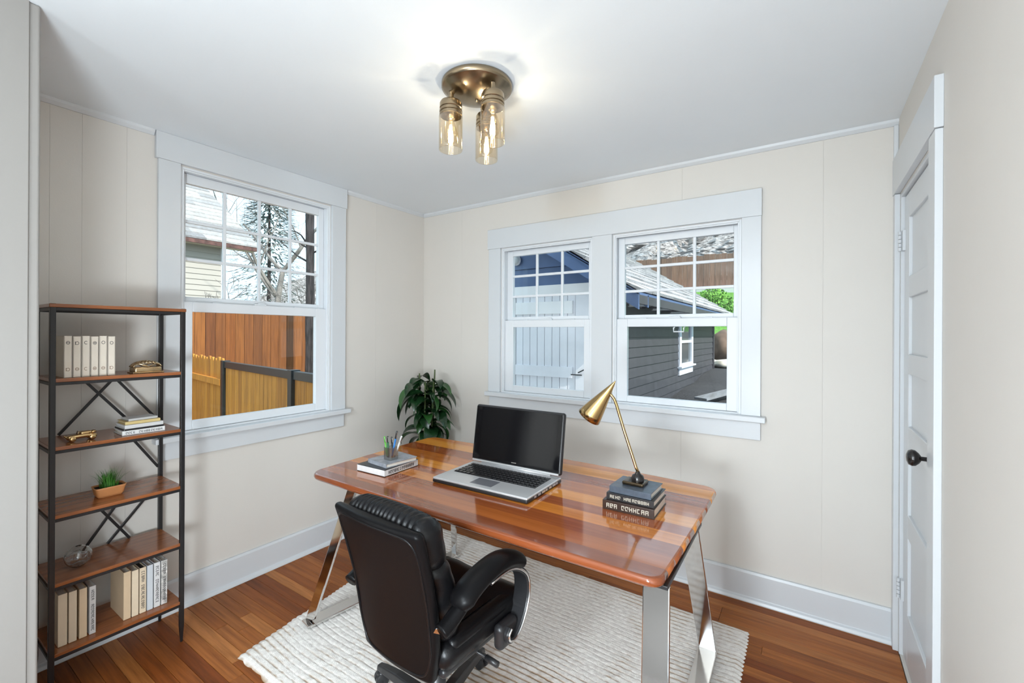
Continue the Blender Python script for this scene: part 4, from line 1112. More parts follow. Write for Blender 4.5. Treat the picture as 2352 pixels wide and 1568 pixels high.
# ------------------------------------------------------------------ potted plant in the corner
def build_plant():
    cx, cy = 0.285, 2.470
    r = thing('potted_plant', 'tall leafy dark green houseplant in the room corner behind the desk', 'potted plant', (cx, cy, 0))
    MB().lathe([(0.001, 0.0), (0.10, 0.0), (0.115, 0.02), (0.135, 0.26), (0.140, 0.28), (0.130, 0.282), (0.126, 0.25), (0.001, 0.25)], (cx, cy, 0), 36).build('pot', M('charcoal_pot', (0.03, 0.03, 0.032), 0.4), r, smooth=True)
    m_leaf = M('glossy_leaf', (0.009, 0.036, 0.011), 0.25, var=(7, 0.5), spec=0.6)
    m_leaf2 = M('light_leaf', (0.022, 0.090, 0.018), 0.28, var=(7, 0.4), spec=0.6)
    m_stem = M('green_stem', (0.06, 0.09, 0.025), 0.5)
    stems = []
    rnd = random.Random(8)
    for k in range(6):
        a = k * 1.05; tx, ty = cx + 0.075 * math.cos(a), cy + 0.06 * math.sin(a); hgt = 1.04 + 0.12 * rnd.random()
        pts = [(cx + 0.035 * math.cos(a), cy + 0.035 * math.sin(a), 0.24), (cx + 0.05 * math.cos(a), cy + 0.05 * math.sin(a), 0.6), (tx, ty, hgt)]
        MB().tube(pts, [0.009, 0.008, 0.005], 8).build('stem', m_stem, r, smooth=True); stems.append(pts)
    # three leaf shapes: a long drooping blade with a mid fold
    shapes = []
    for q, (L, wd_, droop) in enumerate(((0.205, 0.044, 0.55), (0.245, 0.046, 0.85), (0.185, 0.052, 0.35))):
        def lf(u, v, L=L, wd_=wd_, droop=droop):
            s = u * L; wd = wd_ * math.sin(PI * min(1, u ** 0.75)) ** 0.8 * (v * 2 - 1)
            ang = 0.55 - (droop + 1.1) * u
            # integrate the bend roughly
            x = L * (math.sin(0.55) - math.sin(0.55 - (droop + 1.1) * u)) / (droop + 1.1); z = L * (math.cos(0.55 - (droop + 1.1) * u) - math.cos(0.55)) / (droop + 1.1)
            return (x, wd, z + abs(wd) * 0.35)
        mb = MB().grid(9, 4, lf)
        for m_ in (m_leaf, m_leaf2):
            me = bpy.data.meshes.new('leaf'); me.from_pydata(mb.v, [], mb.f); me.materials.append(m_); me.update()
            for p in me.polygons: p.use_smooth = True
            shapes.append(me)
    def ok(mat, me):
        for v in me.vertices:
            p = mat @ v.co
            if p.x < 0.012 or p.y > D - 0.012: return False
        return True
    n = 0; tries = 0
    while n < 95 and tries < 4000:
        tries += 1
        st = rnd.choice(stems); t = rnd.uniform(0.30, 1.0); p0, p1, p2 = (Vector(q) for q in st)
        base_ = p0.lerp(p1, t * 2) if t < 0.5 else p1.lerp(p2, t * 2 - 1)
        if base_.z < 0.52: continue
        az = rnd.uniform(0, 2 * PI); me = shapes[rnd.choice((0, 0, 2, 2, 4, 1, 3))]
        sc = rnd.uniform(0.75, 1.15)
        mt = Matrix.Translation(base_) @ Matrix.Rotation(az, 4, 'Z') @ Matrix.Rotation(rnd.uniform(-0.3, 0.3), 4, 'X') @ Matrix.Rotation(rnd.uniform(-0.15, 0.5), 4, 'Y') @ Matrix.Scale(sc, 4)
        if not ok(mt, me): continue
        o = bpy.data.objects.new('leaf', me); COL.objects.link(o); o.parent = r
        o.matrix_local = Matrix.Translation(-Vector(r.location)) @ mt
        n += 1
build_plant()

# ================================================================== OUTSIDE
GZ = -0.5
def lerp_tab(tab, y):
    for (a, b), (c, d) in zip(tab, tab[1:]):
        if y <= c: return b + (d - b) * max(0, (y - a)) / (c - a)
    return tab[-1][1]
TAB = [(3, -0.15), (4.4, 0.12), (6.85, 0.50), (10.4, 0.72), (12.4, 0.86), (13.0, 1.30), (14, 1.55), (18.2, 2.95), (19, 3.22), (22, 5.0), (30, 9.5), (45, 17)]
m_gravel = M('dark_gravel', (0.045, 0.045, 0.05), 0.9, var=(45, 0.6), bump=(60, 0.6))
m_lawn = M('lawn_green', (0.10, 0.26, 0.03), 0.9, var=(18, 0.45), bump=(80, 0.5))
m_hill = M('leaf_littered_hillside', (0.035, 0.028, 0.024), 0.95, var=(5.5, 0.5), col2=(0.52, 0.48, 0.46), bump=(12, 0.8), stretch=(1, 1, 2.0))
m_dirt = M('straw_ground', (0.30, 0.25, 0.16), 0.95, var=(8, 0.4))
def terrain(name, label, x0, x1, y0, y1, nx, ny, fn, mat, cat='ground'):
    o = MB().grid(nx, ny, lambda u, v: (x0 + (x1 - x0) * u, y0 + (y1 - y0) * v, fn(x0 + (x1 - x0) * u, y0 + (y1 - y0) * v))).build(name, mat, smooth=True)
    return tag(o, label, cat, kind='structure')
rg = lambda x, y: lerp_tab(TAB, y) + 0.05 * fnoise(x * 1.5, y * 1.5)
terrain('ground_yard', 'dark gravel yard beside the garage', 0.6, 12, 3.0, 12.4, 40, 34, rg, m_gravel)
terrain('ground_lawn', 'bright green lawn bank beyond the garage', -8, 12, 12.4, 18.6, 60, 24, lambda x, y: rg(x, y) + 0.10 * fnoise(x * 0.8, y * 0.8, 4), m_lawn)
terrain('ground_hill', 'leaf littered rocky hillside above the brown fence', -40, 40, 18.6, 45, 160, 60, lambda x, y: lerp_tab(TAB, y) + 0.7 * fnoise(x * 0.6, y * 0.6, 2) * min(1, (y - 18.6) / 4) + 0.35 * fnoise(x * 1.8, y * 1.8, 7) * min(1, (y - 18.6) / 3), m_hill)
terrain('ground_side', 'earth of the side yard between house and tall fence', -30, -0.14, -12, 2.9, 20, 10, lambda x, y: GZ, m_dirt)
terrain('ground_rear', 'straw coloured earth behind the side gate', -30, -0.14, 2.9, 18.6, 20, 10, lambda x, y: GZ, m_dirt)

# ---------------- own house roof edge and porch soffit
tag(MB().prism([(-0.30, 2.56), (W + 0.4, 2.56), (W + 0.4, 2.66), (1.5, 3.7), (-0.30, 2.66)], 'y', -3.4, D + 0.28).build('house_roof', M('roof_tar', (0.10, 0.10, 0.10), 0.9)), 'roof of the house over the room', 'roof', kind='structure')
m_soff = M('beige_soffit', (0.50, 0.47, 0.41), 0.7)
pf = thing('porch_eave', 'beige eave corner with white edge board outside the tall window', 'eave', (-0.9, 0.9, 2.5))
def slant(a, b, h, y0, y1): return [(a[0], y0, a[1]), (b[0], y0, b[1]), (b[0], y1, b[1]), (a[0], y1, a[1]), (a[0], y0, a[1] + h), (b[0], y0, b[1] + h), (b[0], y1, b[1] + h), (a[0], y1, a[1] + h)]
MB().hexa(slant((-1.75, 2.78), (-0.35, 2.33), 0.05, 0.3, 1.19)).build('soffit', m_soff, pf)
MB().hexa(slant((-1.75, 2.76), (-0.35, 2.31), 0.14, 1.19, 1.22)).build('edge_board', m_sash, pf)

# ---------------- tall cedar fence on the left
def cedar(name, cols, rough=0.75):
    return wood(name, cols, rough=rough, grain=(14, 14, 0.9), gamt=0.45)
m_ced = cedar('red_cedar', [(0.25, 0.078, 0.014), (0.34, 0.122, 0.024), (0.19, 0.062, 0.015), (0.28, 0.098, 0.020), (0.16, 0.056, 0.016)])
m_ced2 = cedar('yellow_cedar', [(0.56, 0.225, 0.026), (0.66, 0.28, 0.036), (0.48, 0.185, 0.022), (0.60, 0.25, 0.030)])
m_fpost = M('black_gate_metal', (0.02, 0.026, 0.028), 0.35, 0.3)
def build_fences():
    r = thing('tall_fence', 'tall red cedar board fence behind the low gate, seen through the tall window', 'fence', (-6, 4.5, GZ))
    rnd = random.Random(2); X = -6.0; w = 0.155; me = None
    for i in range(44):
        y = 1.2 + i * (w + 0.006); h = 2.46 + rnd.uniform(-0.02, 0.02)
        o = MB().box(X + rnd.uniform(-0.006, 0.006), y, GZ + 0.02, X + 0.022, y + w, GZ + h).build('board', m_ced, r)
    for z in (0.1, 1.0, 1.8): MB().box(X - 0.06, 1.2, GZ + z, X - 0.007, 8.3, GZ + z + 0.09).build('rail', m_ced, r)
    # low fence and framed gate running out from the house
    p0 = Vector((-1.0, 2.35, 0)); dr = Vector((-0.99, 0.139, 0)).normalized(); nr = Vector((-dr.y, dr.x, 0))
    def P(d, off, z): q = p0 + dr * d + nr * off; return (q.x, q.y, z)
    def bar(root, name, d0, d1, z0, z1, o0, o1, mat, bev=0):
        return MB().hexa([P(d0, o0, z0), P(d1, o0, z0), P(d1, o1, z0), P(d0, o1, z0), P(d0, o0, z1), P(d1, o0, z1), P(d1, o1, z1), P(d0, o1, z1)]).build(name, mat, root, bevel=bev, fix=True)
    g = thing('side_gate', 'yellow cedar gate in a black metal frame outside the tall window', 'gate', P(1.5, 0, GZ))
    for d in (0.437, 2.53): bar(g, 'gate_post', d - 0.045, d + 0.045, GZ, 1.075, -0.045, 0.045, m_fpost, 0.004)
    bar(g, 'top_rail', 0.483, 2.484, 0.985, 1.065, -0.03, 0.03, m_fpost, 0.004); bar(g, 'bottom_rail', 0.483, 2.484, GZ + 0.10, GZ + 0.16, -0.03, 0.03, m_fpost, 0.004)
    n = 17; bw = (2.484 - 0.483) / n
    for i in range(n): bar(g, 'board', 0.483 + i * bw + 0.002, 0.483 + (i + 1) * bw - 0.002, GZ + 0.16, 0.985, -0.010 - 0.002 * (i % 2), 0.010, m_ced2)
    bar(g, 'latch', 2.44, 2.485, 0.78, 0.84, -0.050, -0.032, m_steel)
    s = thing('short_fence', 'short cedar fence panel with black rail beside the house wall', 'fence', P(-0.2, 0, GZ))
    bar(s, 'top_rail', -0.78, 0.390, 0.985, 1.065, -0.03, 0.03, m_fpost, 0.004)
    for i in range(9): bar(s, 'board', -0.78 + i * 0.13 + 0.002, -0.78 + (i + 1) * 0.13 - 0.002, GZ + 0.05, 0.985, -0.010, 0.010, m_ced2)
    e = thing('picket_fence', 'dog eared yellow cedar fence left of the black gate post', 'fence', P(3.5, 0, GZ))
    for i in range(15):
        a = 2.585 + i * 0.142; b = a + 0.137; zt = 1.10 + 0.012 * math.sin(i * 2.1)
        prof = [(a, GZ + 0.03), (b, GZ + 0.03), (b, zt - 0.045), (b - 0.035, zt), (a + 0.035, zt), (a, zt - 0.045)]
        vs = [P(d, -0.011, z) for d, z in prof] + [P(d, 0.011, z) for d, z in prof]; k = 6
        MB().add(vs, [tuple(range(k - 1, -1, -1)), tuple(range(k, 2 * k))] + [(j, (j + 1) % k, k + (j + 1) % k, k + j) for j in range(k)]).build('board', m_ced2, e, fix=True)
    for z in (0.0, 0.75): bar(e, 'rail', 2.585, 4.71, z, z + 0.08, 0.0115, 0.05, m_ced2)
build_fences()

# ---------------- trees
m_bark = M('dark_rough_bark', (0.012, 0.011, 0.011), 0.95, var=(7, 0.6), col2=(0.07, 0.06, 0.06), bump=(9, 1.0), stretch=(4, 4, 0.7))
m_twig = M('grey_twigs', (0.20, 0.185, 0.17), 0.9, var=(3, 0.4))
def trunk_tree():
    cx, cy = -5.0, 4.775
    r = thing('tree', 'dark rough barked tree trunk against the right edge of the tall window', 'tree', (cx, cy, GZ))
    pts = []; rr = []
    vs = []; n = 20; k = 60
    for i in range(k + 1):
        z = GZ + 7.5 * i / k
        for j in range(n):
            w = 2 * PI * j / n
            rad = 0.070 * (1.15 - 0.3 * i / k) + 0.020 * fnoise(w * 2.2 + math.sin(z), z * 2.0, 3) + 0.012 * fnoise(math.cos(w) * 6, math.sin(w) * 6, z * 1.2)
            vs.append((cx + rad * math.cos(w) + 0.02 * math.sin(z * 0.8), cy + rad * math.sin(w), z))
    fs = [(i * n + j, i * n + (j + 1) % n, (i + 1) * n + (j + 1) % n, (i + 1) * n + j) for i in range(k) for j in range(n)]
    MB().add(vs, fs).build('trunk', m_bark, r, smooth=True)
    br = MB(); rnd = random.Random(6)
    for i in range(26):
        z = rnd.uniform(2.6, 6.8); a = rnd.uniform(0, 2 * PI); L = rnd.uniform(0.5, 1.6)
        p = Vector((cx, cy, z)); pts = [p]; d = Vector((math.cos(a), math.sin(a), 0.5)).normalized()
        for q in range(5): p = p + d * L / 5; d = (d + Vector((rnd.uniform(-.4, .4), rnd.uniform(-.4, .4), rnd.uniform(-.3, .3)))).normalized(); pts.append(p)
        br.tube(pts, [0.02, 0.016, 0.012, 0.009, 0.006, 0.003], 5)
    br.build('branches', m_bark, r, smooth=True)
trunk_tree()
def bare_tree(label, loc, hgt, seed, depth=5, lean_=0.0, spread=0.55):
    r = thing('bare_tree', label, 'tree', loc, group='leafless trees beyond the tall fence'); rnd = random.Random(seed)
    tr = MB(); tw = MB()
    def grow(p, d, L, rad, lev):
        n = 4; pts = [p]; rs = [rad]
        for i in range(n):
            d = (d + Vector((rnd.uniform(-.16, .16), rnd.uniform(-.16, .16), rnd.uniform(-.05, .12)))).normalized(); p = p + d * L / n; pts.append(p); rs.append(rad * (1 - 0.45 * (i + 1) / n))
        (tr if lev <= 1 else tw).tube(pts, rs, 6 if lev < 2 else 4, cap=False)
        if lev >= depth: return
        for k in range(3 if lev else 5):
            t = rnd.uniform(0.35, 1.0); q = pts[0].lerp(pts[-1], t) if lev else pts[min(n, 1 + int(t * n))]
            a = rnd.uniform(0, 2 * PI); o = d.orthogonal().normalized(); o = Matrix.Rotation(a, 3, d) @ o
            grow(q, (d * (1 - spread) + o * spread + Vector((0, 0, 0.1))).normalized(), L * rnd.uniform(0.55, 0.75), max(rad * 0.45, 0.0045), lev + 1)
    grow(Vector(loc), Vector((lean_, 0, 1)).normalized(), hgt * 0.45, hgt * 0.016, 0)
    tr.build('trunk', m_twig, r); tag(tw.build('twigs', m_twig, r), kind='stuff')
bare_tree('leafless grey tree filling the middle panes of the tall window', (-12.5, 8.2, GZ), 9.5, 3)
bare_tree('leafless tree with fine twigs left of the dark trunk', (-8.4, 6.6, GZ), 3.9, 12)
bare_tree('small leaning leafless tree just beyond the tall fence', (-8.6, 4.8, GZ), 3.4, 22, 5, 0.25)
def conifer(label, loc, hgt, rad, seed):
    r = thing('conifer', label, 'tree', loc); rnd = random.Random(seed)
    MB().tube([loc, (loc[0], loc[1], loc[2] + hgt)], [0.14, 0.02], 8).build('trunk', m_bark, r, smooth=True)
    g = MB(); L0 = Vector(loc)
    for i in range(3200):
        t = rnd.random() ** 0.8; z = hgt * (0.2 + 0.8 * t); rr = rad * (1 - t) * rnd.uniform(0.3, 1) + 0.05; a = rnd.uniform(0, 2 * PI)
        c = L0 + Vector((rr * math.cos(a), rr * math.sin(a), z - rr * 0.35)); d = Vector((math.cos(a) + rnd.uniform(-.3, .3), math.sin(a) + rnd.uniform(-.3, .3), rnd.uniform(-.5, .1))).normalized()
        s = d.cross(Vector((0, 0, 1))).normalized() * 0.05; L = rnd.uniform(0.18, 0.5)
        g.add([c - s, c + s, c + d * L + s * 0.3, c + d * L - s * 0.3], [(0, 1, 2, 3)])
    tag(g.build('needles', M('conifer_needles', (0.15, 0.20, 0.19), 0.8, var=(3, 0.4)), r), kind='stuff')
conifer('blue green conifer beyond the tall fence, upper middle panes of the tall window', (-19.5, 11.6, GZ), 11.0, 2.8, 4)

# ---------------- neighbouring house behind the tall fence
def build_neighbour():
    r = thing('neighbour_house', 'neighbouring house with pale lap siding and a bright shingle roof', 'house', (-12, 2.5, GZ))
    ms = M('pale_siding', (0.46, 0.44, 0.40), 0.7); mr = wood('pale_roof_shingle', [(0.34, 0.34, 0.35), (0.46, 0.455, 0.45), (0.24, 0.24, 0.25)], 0.8, grain=(6, 6, 6))
    X = -10.0; y0, y1 = -2.0, 5.45; ez = 3.72
    MB().box(-13.0, y0, GZ, X - 0.02, y1 - 0.02, ez).build('wall_core', ms, r)
    h = (ez - 1.0) / 20
    for i in range(20):
        z = 1.0 + i * h
        MB().hexa([(X - 0.02, y0, z), (X + 0.022, y0, z), (X + 0.022, y1, z), (X - 0.02, y1, z), (X - 0.02, y0, z + h), (X + 0.006, y0, z + h), (X + 0.006, y1, z + h), (X - 0.02, y1, z + h)]).build('siding_board', ms, r)
    MB().box(X + 0.005, y1 - 0.06, GZ, X + 0.04, y1 + 0.03, ez).build('corner_board', m_sash, r)
    a = Vector((-9.55, 0, 3.70)); b = Vector((-13.2, 0, 6.15)); n = 16; ye = 6.15
    for i in range(n):
        p = a.lerp(b, i / n); q = a.lerp(b, (i + 1) / n + 0.012); yy = y0 - 0.4; k = 0; rnd = random.Random(i)
        while yy < ye:
            yn = min(ye, yy + rnd.uniform(0.7, 1.3))
            MB().hexa([(p.x, yy, p.z), (q.x, yy, q.z), (q.x, yn, q.z), (p.x, yn, p.z), (p.x, yy, p.z + 0.045), (q.x, yy, q.z + 0.012), (q.x, yn, q.z + 0.012), (p.x, yn, p.z + 0.045)]).build('shingle', mr, r, fix=True)
            yy = yn
    MB().box(-9.62, y0 - 0.4, 3.60, -9.56, ye, 3.705).build('gutter', M('reddish_fascia', (0.13, 0.06, 0.05), 0.6, var=(9, 0.5)), r)
    MB().box(-10.0, y0 - 0.4, 3.62, -9.62, ye, 3.66).build('soffit', m_soff, r)
build_neighbour()

# ---------------- garage behind the back wall
def build_garage():
    x0, x1, y0, y1 = -3.0, 1.0, 4.4, 10.4; ez = 1.84; sl = 0.62
    r = thing('garage', 'dark sided garage with navy gable, white plank doors and pale shingle roof', 'garage', ((x0 + x1) / 2, (y0 + y1) / 2, 0))
    navy = M('navy_gable_paint', (0.080, 0.135, 0.27), 0.6, var=(4, 0.12)); mdk = M('charcoal_siding', (0.050, 0.050, 0.062), 0.6, var=(5, 0.2))
    wht = M('white_door_paint', (0.84, 0.83, 0.87), 0.6, var=(6, 0.03)); wht2 = M('white_trim_paint', (0.92, 0.90, 0.90), 0.6)
    MB().box(x0 + 0.02, y0 + 0.03, -0.3, x1 - 0.02, y1, 1.95).build('wall_core', mdk, r)
    roofz = lambda x: ez + (1.4 - x) * sl if x > -1 else ez + (1.4 + 2 + x + 0) * sl
    xr = -1.0; zr = ez + 2.4 * sl
    MB().prism([(x0 + 0.02, 1.95), (x1 - 0.02, 1.95), (xr, zr - 0.15)], 'y', y0 + 0.03, y1).build('gable_core', navy, r)
    # gable boards (lap), each clipped to the slope
    z = 1.985; h = 0.205; i = 0
    while z < zr - 0.3:
        def xe(zz): return min(x1, 1.4 - (zz + 0.12 - ez) / sl)
        a, b = xe(z), xe(z + h); la, lb = -2 - a, -2 - b
        MB().hexa([(la, y0 - 0.004, z), (a, y0 - 0.004, z), (a, y0 + 0.03, z), (la, y0 + 0.03, z), (lb, y0 + 0.014, z + h - 0.004), (b, y0 + 0.014, z + h - 0.004), (b, y0 + 0.03, z + h - 0.004), (lb, y0 + 0.03, z + h - 0.004)]).build('gable_board', navy, r, fix=True)
        z += h
    # white header trim, frame and plank door leaves with ledges
    MB().box(x0, y0 - 0.02, 1.875, x1 + 0.02, y0 + 0.03, 1.985).build('door_header', wht2, r, bevel=0.003)
    MB().box(0.62, y0 - 0.015, -0.2, x1 + 0.02, y0 + 0.03, 1.875).build('door_jamb', wht, r, bevel=0.003)
    MB().box(-0.26, y0 - 0.015, -0.2, -0.165, y0 + 0.03, 1.875).build('door_jamb', wht2, r, bevel=0.003)
    dl = thing('door_leaf', None, None); dl.parent = r; dl.location = Vector((0.23, y0, 0)) - r.location
    n = 8; w = (0.612 + 0.16) / n
    for i in range(n):
        a = -0.16 + i * w
        MB().box(a + 0.003, y0 + 0.0, -0.1, a + w - 0.003, y0 + 0.028, 1.86).build('plank', wht, dl, bevel=0.003)
    MB().box(-0.155, y0 - 0.022, 1.66, 0.585, y0 - 0.0005, 1.80).build('ledge', wht2, dl, bevel=0.002)
    MB().box(-0.155, y0 - 0.022, 0.955, 0.585, y0 - 0.0005, 1.075).build('ledge', wht, dl, bevel=0.002)
    for i in range(14):
        a = -0.27 - (i + 1) * 0.16
        MB().box(a + 0.003, y0 - 0.0, -0.1, a + 0.157, y0 + 0.028, 1.87).build('plank', wht, r)
    MB().tube([(0.66, y0 - 0.03, 1.02), (0.74, y0 - 0.03, 1.06)], 0.006, 6).box(0.57, y0 - 0.024, 0.99, 0.70, y0 - 0.018, 1.0).build('hasp', m_fpost, r)
    # barge boards and eave soffit on the near side
    for k, (off, yy, th) in enumerate(((0.0, y0 - 0.30, 0.15), (0.0, y0 - 0.012, 0.12))):
        MB().hexa([(1.4, yy, ez - 0.02 - th), (1.4, yy + 0.03, ez - 0.02 - th), (xr, yy + 0.03, zr - 0.02 - th), (xr, yy, zr - 0.02 - th), (1.4, yy, ez - 0.02), (1.4, yy + 0.03, ez - 0.02), (xr, yy + 0.03, zr - 0.02), (xr, yy, zr - 0.02)]).build('barge_board', navy, r, fix=True)
        MB().hexa([(-3.4, yy, ez - 0.02 - th), (-3.4, yy + 0.03, ez - 0.02 - th), (xr, yy + 0.03, zr - 0.02 - th), (xr, yy, zr - 0.02 - th), (-3.4, yy, ez - 0.02), (-3.4, yy + 0.03, ez - 0.02), (xr, yy + 0.03, zr - 0.02), (xr, yy, zr - 0.02)]).build('barge_board', navy, r, fix=True)
    # decks
    def deck(xa, za, xb_, zb_, name, mat, t0, t1, ya, yb):
        MB().hexa([(xa, ya, za - t0), (xb_, ya, zb_ - t0), (xb_, yb, zb_ - t0), (xa, yb, za - t0), (xa, ya, za - t1), (xb_, ya, zb_ - t1), (xb_, yb, zb_ - t1), (xa, yb, za - t1)]).build(name, mat, r, fix=True)
    deck(1.4, ez, xr, zr, 'roof_deck', navy, 0.030, 0.008, y0 - 0.30, y1 + 0.3); deck(-3.4, ez, xr, zr, 'roof_deck', navy, 0.030, 0.008, y0 - 0.30, y1 + 0.3)
    # shingles on the slope in view: shared meshes
    msh = wood('pale_shingle', [(0.44, 0.44, 0.46), (0.58, 0.58, 0.60), (0.34, 0.345, 0.36), (0.66, 0.66, 0.68)], 0.85, grain=(3, 12, 12), gamt=0.5)
    ang = math.atan(sl); sd = Vector((-math.cos(ang), 0, math.sin(ang))); up = Vector((math.sin(ang), 0, math.cos(ang)))
    Ls = 2.4 / math.cos(ang); rows = 13; ch = Ls / rows; cw = 0.42; cols = int((y1 - y0 + 0.62) / cw) + 1
    base_m = None; rnd = random.Random(1)
    for i in range(rows):
        for j in range(cols):
            ya = y0 - 0.31 + j * cw - (cw / 2 if i % 2 else 0); yb = ya + cw - 0.012
            ya = max(ya, y0 - 0.31); yb = min(yb, y1 + 0.31)
            if yb - ya < 0.05: continue
            c = Vector((1.41, (ya + yb) / 2, ez)) + sd * (i * ch)
            if base_m is None:
                lo = MB(); hw = 0.5
                vs = [Vector((0, -hw, 0.0)), Vector((0, hw, 0.0)), Vector((0, hw, 0.030)), Vector((0, -hw, 0.030)), Vector((1.1, -hw, 0.0)), Vector((1.1, hw, 0.0)), Vector((1.1, hw, 0.006)), Vector((1.1, -hw, 0.006))]
                vv = [sd * (v.x * ch) + Vector((0, v.y, 0)) + up * v.z for v in vs]
                o = lo.add(vv, [(0, 1, 2, 3), (7, 6, 5, 4), (0, 4, 5, 1), (3, 2, 6, 7), (0, 3, 7, 4), (1, 5, 6, 2)]).build('shingle', msh, None, origin=(0, 0, 0), fix=True)
                base_m = o.data; bpy.data.objects.remove(o)
            share('shingle', base_m, r, c + up * rnd.uniform(0, 0.006) - r.location, scale=(1, yb - ya, 1))
    # eave fascia with rafter tails
    MB().box(1.375, y0 - 0.29, ez - 0.115, 1.40, y1 + 0.30, ez - 0.012).build('fascia', mdk, r)
    for k in range(14):
        y = y0 + 0.1 + k * 0.46
        MB().box(1.0, y, ez - 0.09, 1.374, y + 0.04, ez - 0.035).build('rafter_tail', wht2 if k % 2 else mdk, r)
    # lap siding on the side wall
    z = -0.25; h = 0.118
    while z < 1.80:
        for ya, yb in ((y0 + 0.03, 7.30), (8.27, y1)) if 0.78 < z + h / 2 < 1.76 else ((y0 + 0.03, y1),):
            MB().hexa([(x1 - 0.02, ya, z), (x1 + 0.018, ya, z), (x1 + 0.018, yb, z), (x1 - 0.02, yb, z), (x1 - 0.02, ya, z + h), (x1 + 0.003, ya, z + h), (x1 + 0.003, yb, z + h), (x1 - 0.02, yb, z + h)]).build('siding_board', mdk, r)
        z += h
    MB().box(x1 - 0.02, y1 - 0.09, -0.2, x1 + 0.03, y1 + 0.02, 1.80).build('corner_board', mdk, r)
    MB().box(x1 - 0.02, y0 - 0.02, -0.2, x1 + 0.03, y0 + 0.09, 1.80).build('corner_board', mdk, r)
    # side window
    wt = M('pale_blue_white_trim', (0.72, 0.76, 0.84), 0.5)
    wn = MB().box(x1 - 0.02, 7.30, 0.93, x1 + 0.035, 7.42, 1.76).box(x1 - 0.02, 8.15, 0.93, x1 + 0.035, 8.27, 1.76).box(x1 - 0.02, 7.42, 1.66, x1 + 0.035, 8.15, 1.76).box(x1 - 0.02, 7.42, 1.30, x1 + 0.030, 8.15, 1.345).box(x1 - 0.02, 7.42, 0.93, x1 + 0.03, 8.15, 0.97).build('window_frame', wt, r)
    MB().box(x1 - 0.02, 7.26, 0.905, x1 + 0.075, 8.31, 0.93).box(x1 - 0.02, 7.30, 0.79, x1 + 0.03, 8.27, 0.905).build('window_sill', wt, r)
    for za, zb_ in ((0.97, 1.30), (1.345, 1.66)): MB().box(x1 - 0.018, 7.42, za, x1 + 0.008, 8.15, zb_).build('pane', M('dim_garage_pane', (0.10, 0.115, 0.125), 0.08), wn)
    # bulkhead lamp by the gable
    fl = thing('bulkhead_lamp', 'round white outdoor lamp on the navy garage gable', 'outdoor lamp', (-0.145, y0 - 0.02, 2.30))
    MB().lathe([(0.001, 0.0), (0.062, 0.0), (0.062, 0.02), (0.055, 0.03)], (-0.145, y0 - 0.016, 2.30), 28, axis=(0, -1, 0)).build('rim', wht2, fl, smooth=True)
    MB().lathe([(0.052, 0.022), (0.045, 0.045), (0.025, 0.060), (0.001, 0.064)], (-0.145, y0 - 0.016, 2.30), 24, axis=(0, -1, 0)).build('lens', M('frosted_lens', (0.75, 0.76, 0.76), 0.3), fl, smooth=True)
build_garage()

# ---------------- yard beyond the garage
def build_back_fence():
    r = thing('back_fence', 'weathered brown plank fence on the bank behind the garage roof', 'fence', (0, 19, 3.2))
    mf = cedar('weathered_fence', [(0.26, 0.13, 0.085), (0.33, 0.175, 0.12), (0.20, 0.105, 0.080), (0.29, 0.16, 0.11)])
    rnd = random.Random(31); w = 0.20
    for i in range(62):
        x = -7 + i * (w + 0.008); MB().box(x, 19.0 + rnd.uniform(-0.008, 0.008), 3.22, x + w, 19.025, 4.62 + rnd.uniform(-0.03, 0.03)).build('board', mf, r)
    MB().box(-7, 19.03, 3.6, 5.9, 19.09, 3.7).box(-7, 19.03, 4.3, 5.9, 19.09, 4.4).build('rail', mf, r)
build_back_fence()
tag(MB().box(-7, 18.55, 2.95, 6, 18.9, 3.22).build('retaining_kerb', M('pale_concrete', (0.62, 0.60, 0.57), 0.8, var=(3, 0.1)), bevel=0.02), 'long pale concrete kerb below the brown plank fence', 'kerb')
def rock(name, label, loc, size, mat, seed, cat='rock', group=None):
    bm = bmesh.new(); bmesh.ops.create_icosphere(bm, subdivisions=3, radius=1.0)
    for v in bm.verts:
        n_ = v.co.normalized(); k = 1 + 0.25 * fnoise(n_.x * 1.6 + seed, n_.y * 1.6, n_.z * 1.6) + 0.08 * fnoise(n_.x * 5 + seed, n_.y * 5, n_.z * 5)
        v.co = Vector((n_.x * size[0] * k, n_.y * size[1] * k, n_.z * size[2] * k))
    me = bpy.data.meshes.new(name); bm.to_mesh(me); bm.free(); me.materials.append(mat)
    o = bpy.data.objects.new(name, me); COL.objects.link(o); o.location = loc
    for p in me.polygons: p.use_smooth = True
    return tag(o, label, cat, group)
m_rock = M('brown_boulder', (0.16, 0.105, 0.075), 0.9, var=(3, 0.35), bump=(8, 0.6)); m_pale = M('pale_stone', (0.75, 0.69, 0.58), 0.85, var=(4, 0.15), bump=(9, 0.5))
rock('boulder', 'large brown boulder at the corner of the garage', (0.98, 11.98, 1.10), (0.40, 0.32, 0.42), m_rock, 1)
rock('boulder', 'grey brown boulder behind the large brown boulder', (2.05, 12.05, 0.95), (0.42, 0.30, 0.32), m_rock, 6)
rock('stone_slab', 'pale sunlit stone slab on the gravel past the garage corner', (1.25, 10.9, 0.80), (0.42, 0.50, 0.10), m_pale, 3)
rock('stone_slab', 'small pale stone beside the sunlit slab', (0.93, 10.75, 0.80), (0.16, 0.15, 0.10), m_pale, 9)
tag(MB().box(0.95, 12.55, 1.30, 3.2, 12.85, 1.52).build('stone_coping', M('grey_coping', (0.36, 0.34, 0.30), 0.9, var=(6, 0.3)), bevel=0.02), 'grey stone coping below the green lawn', 'kerb')
m_conc = M('dark_concrete', (0.075, 0.078, 0.074), 0.9, var=(40, 0.5), bump=(50, 0.5))
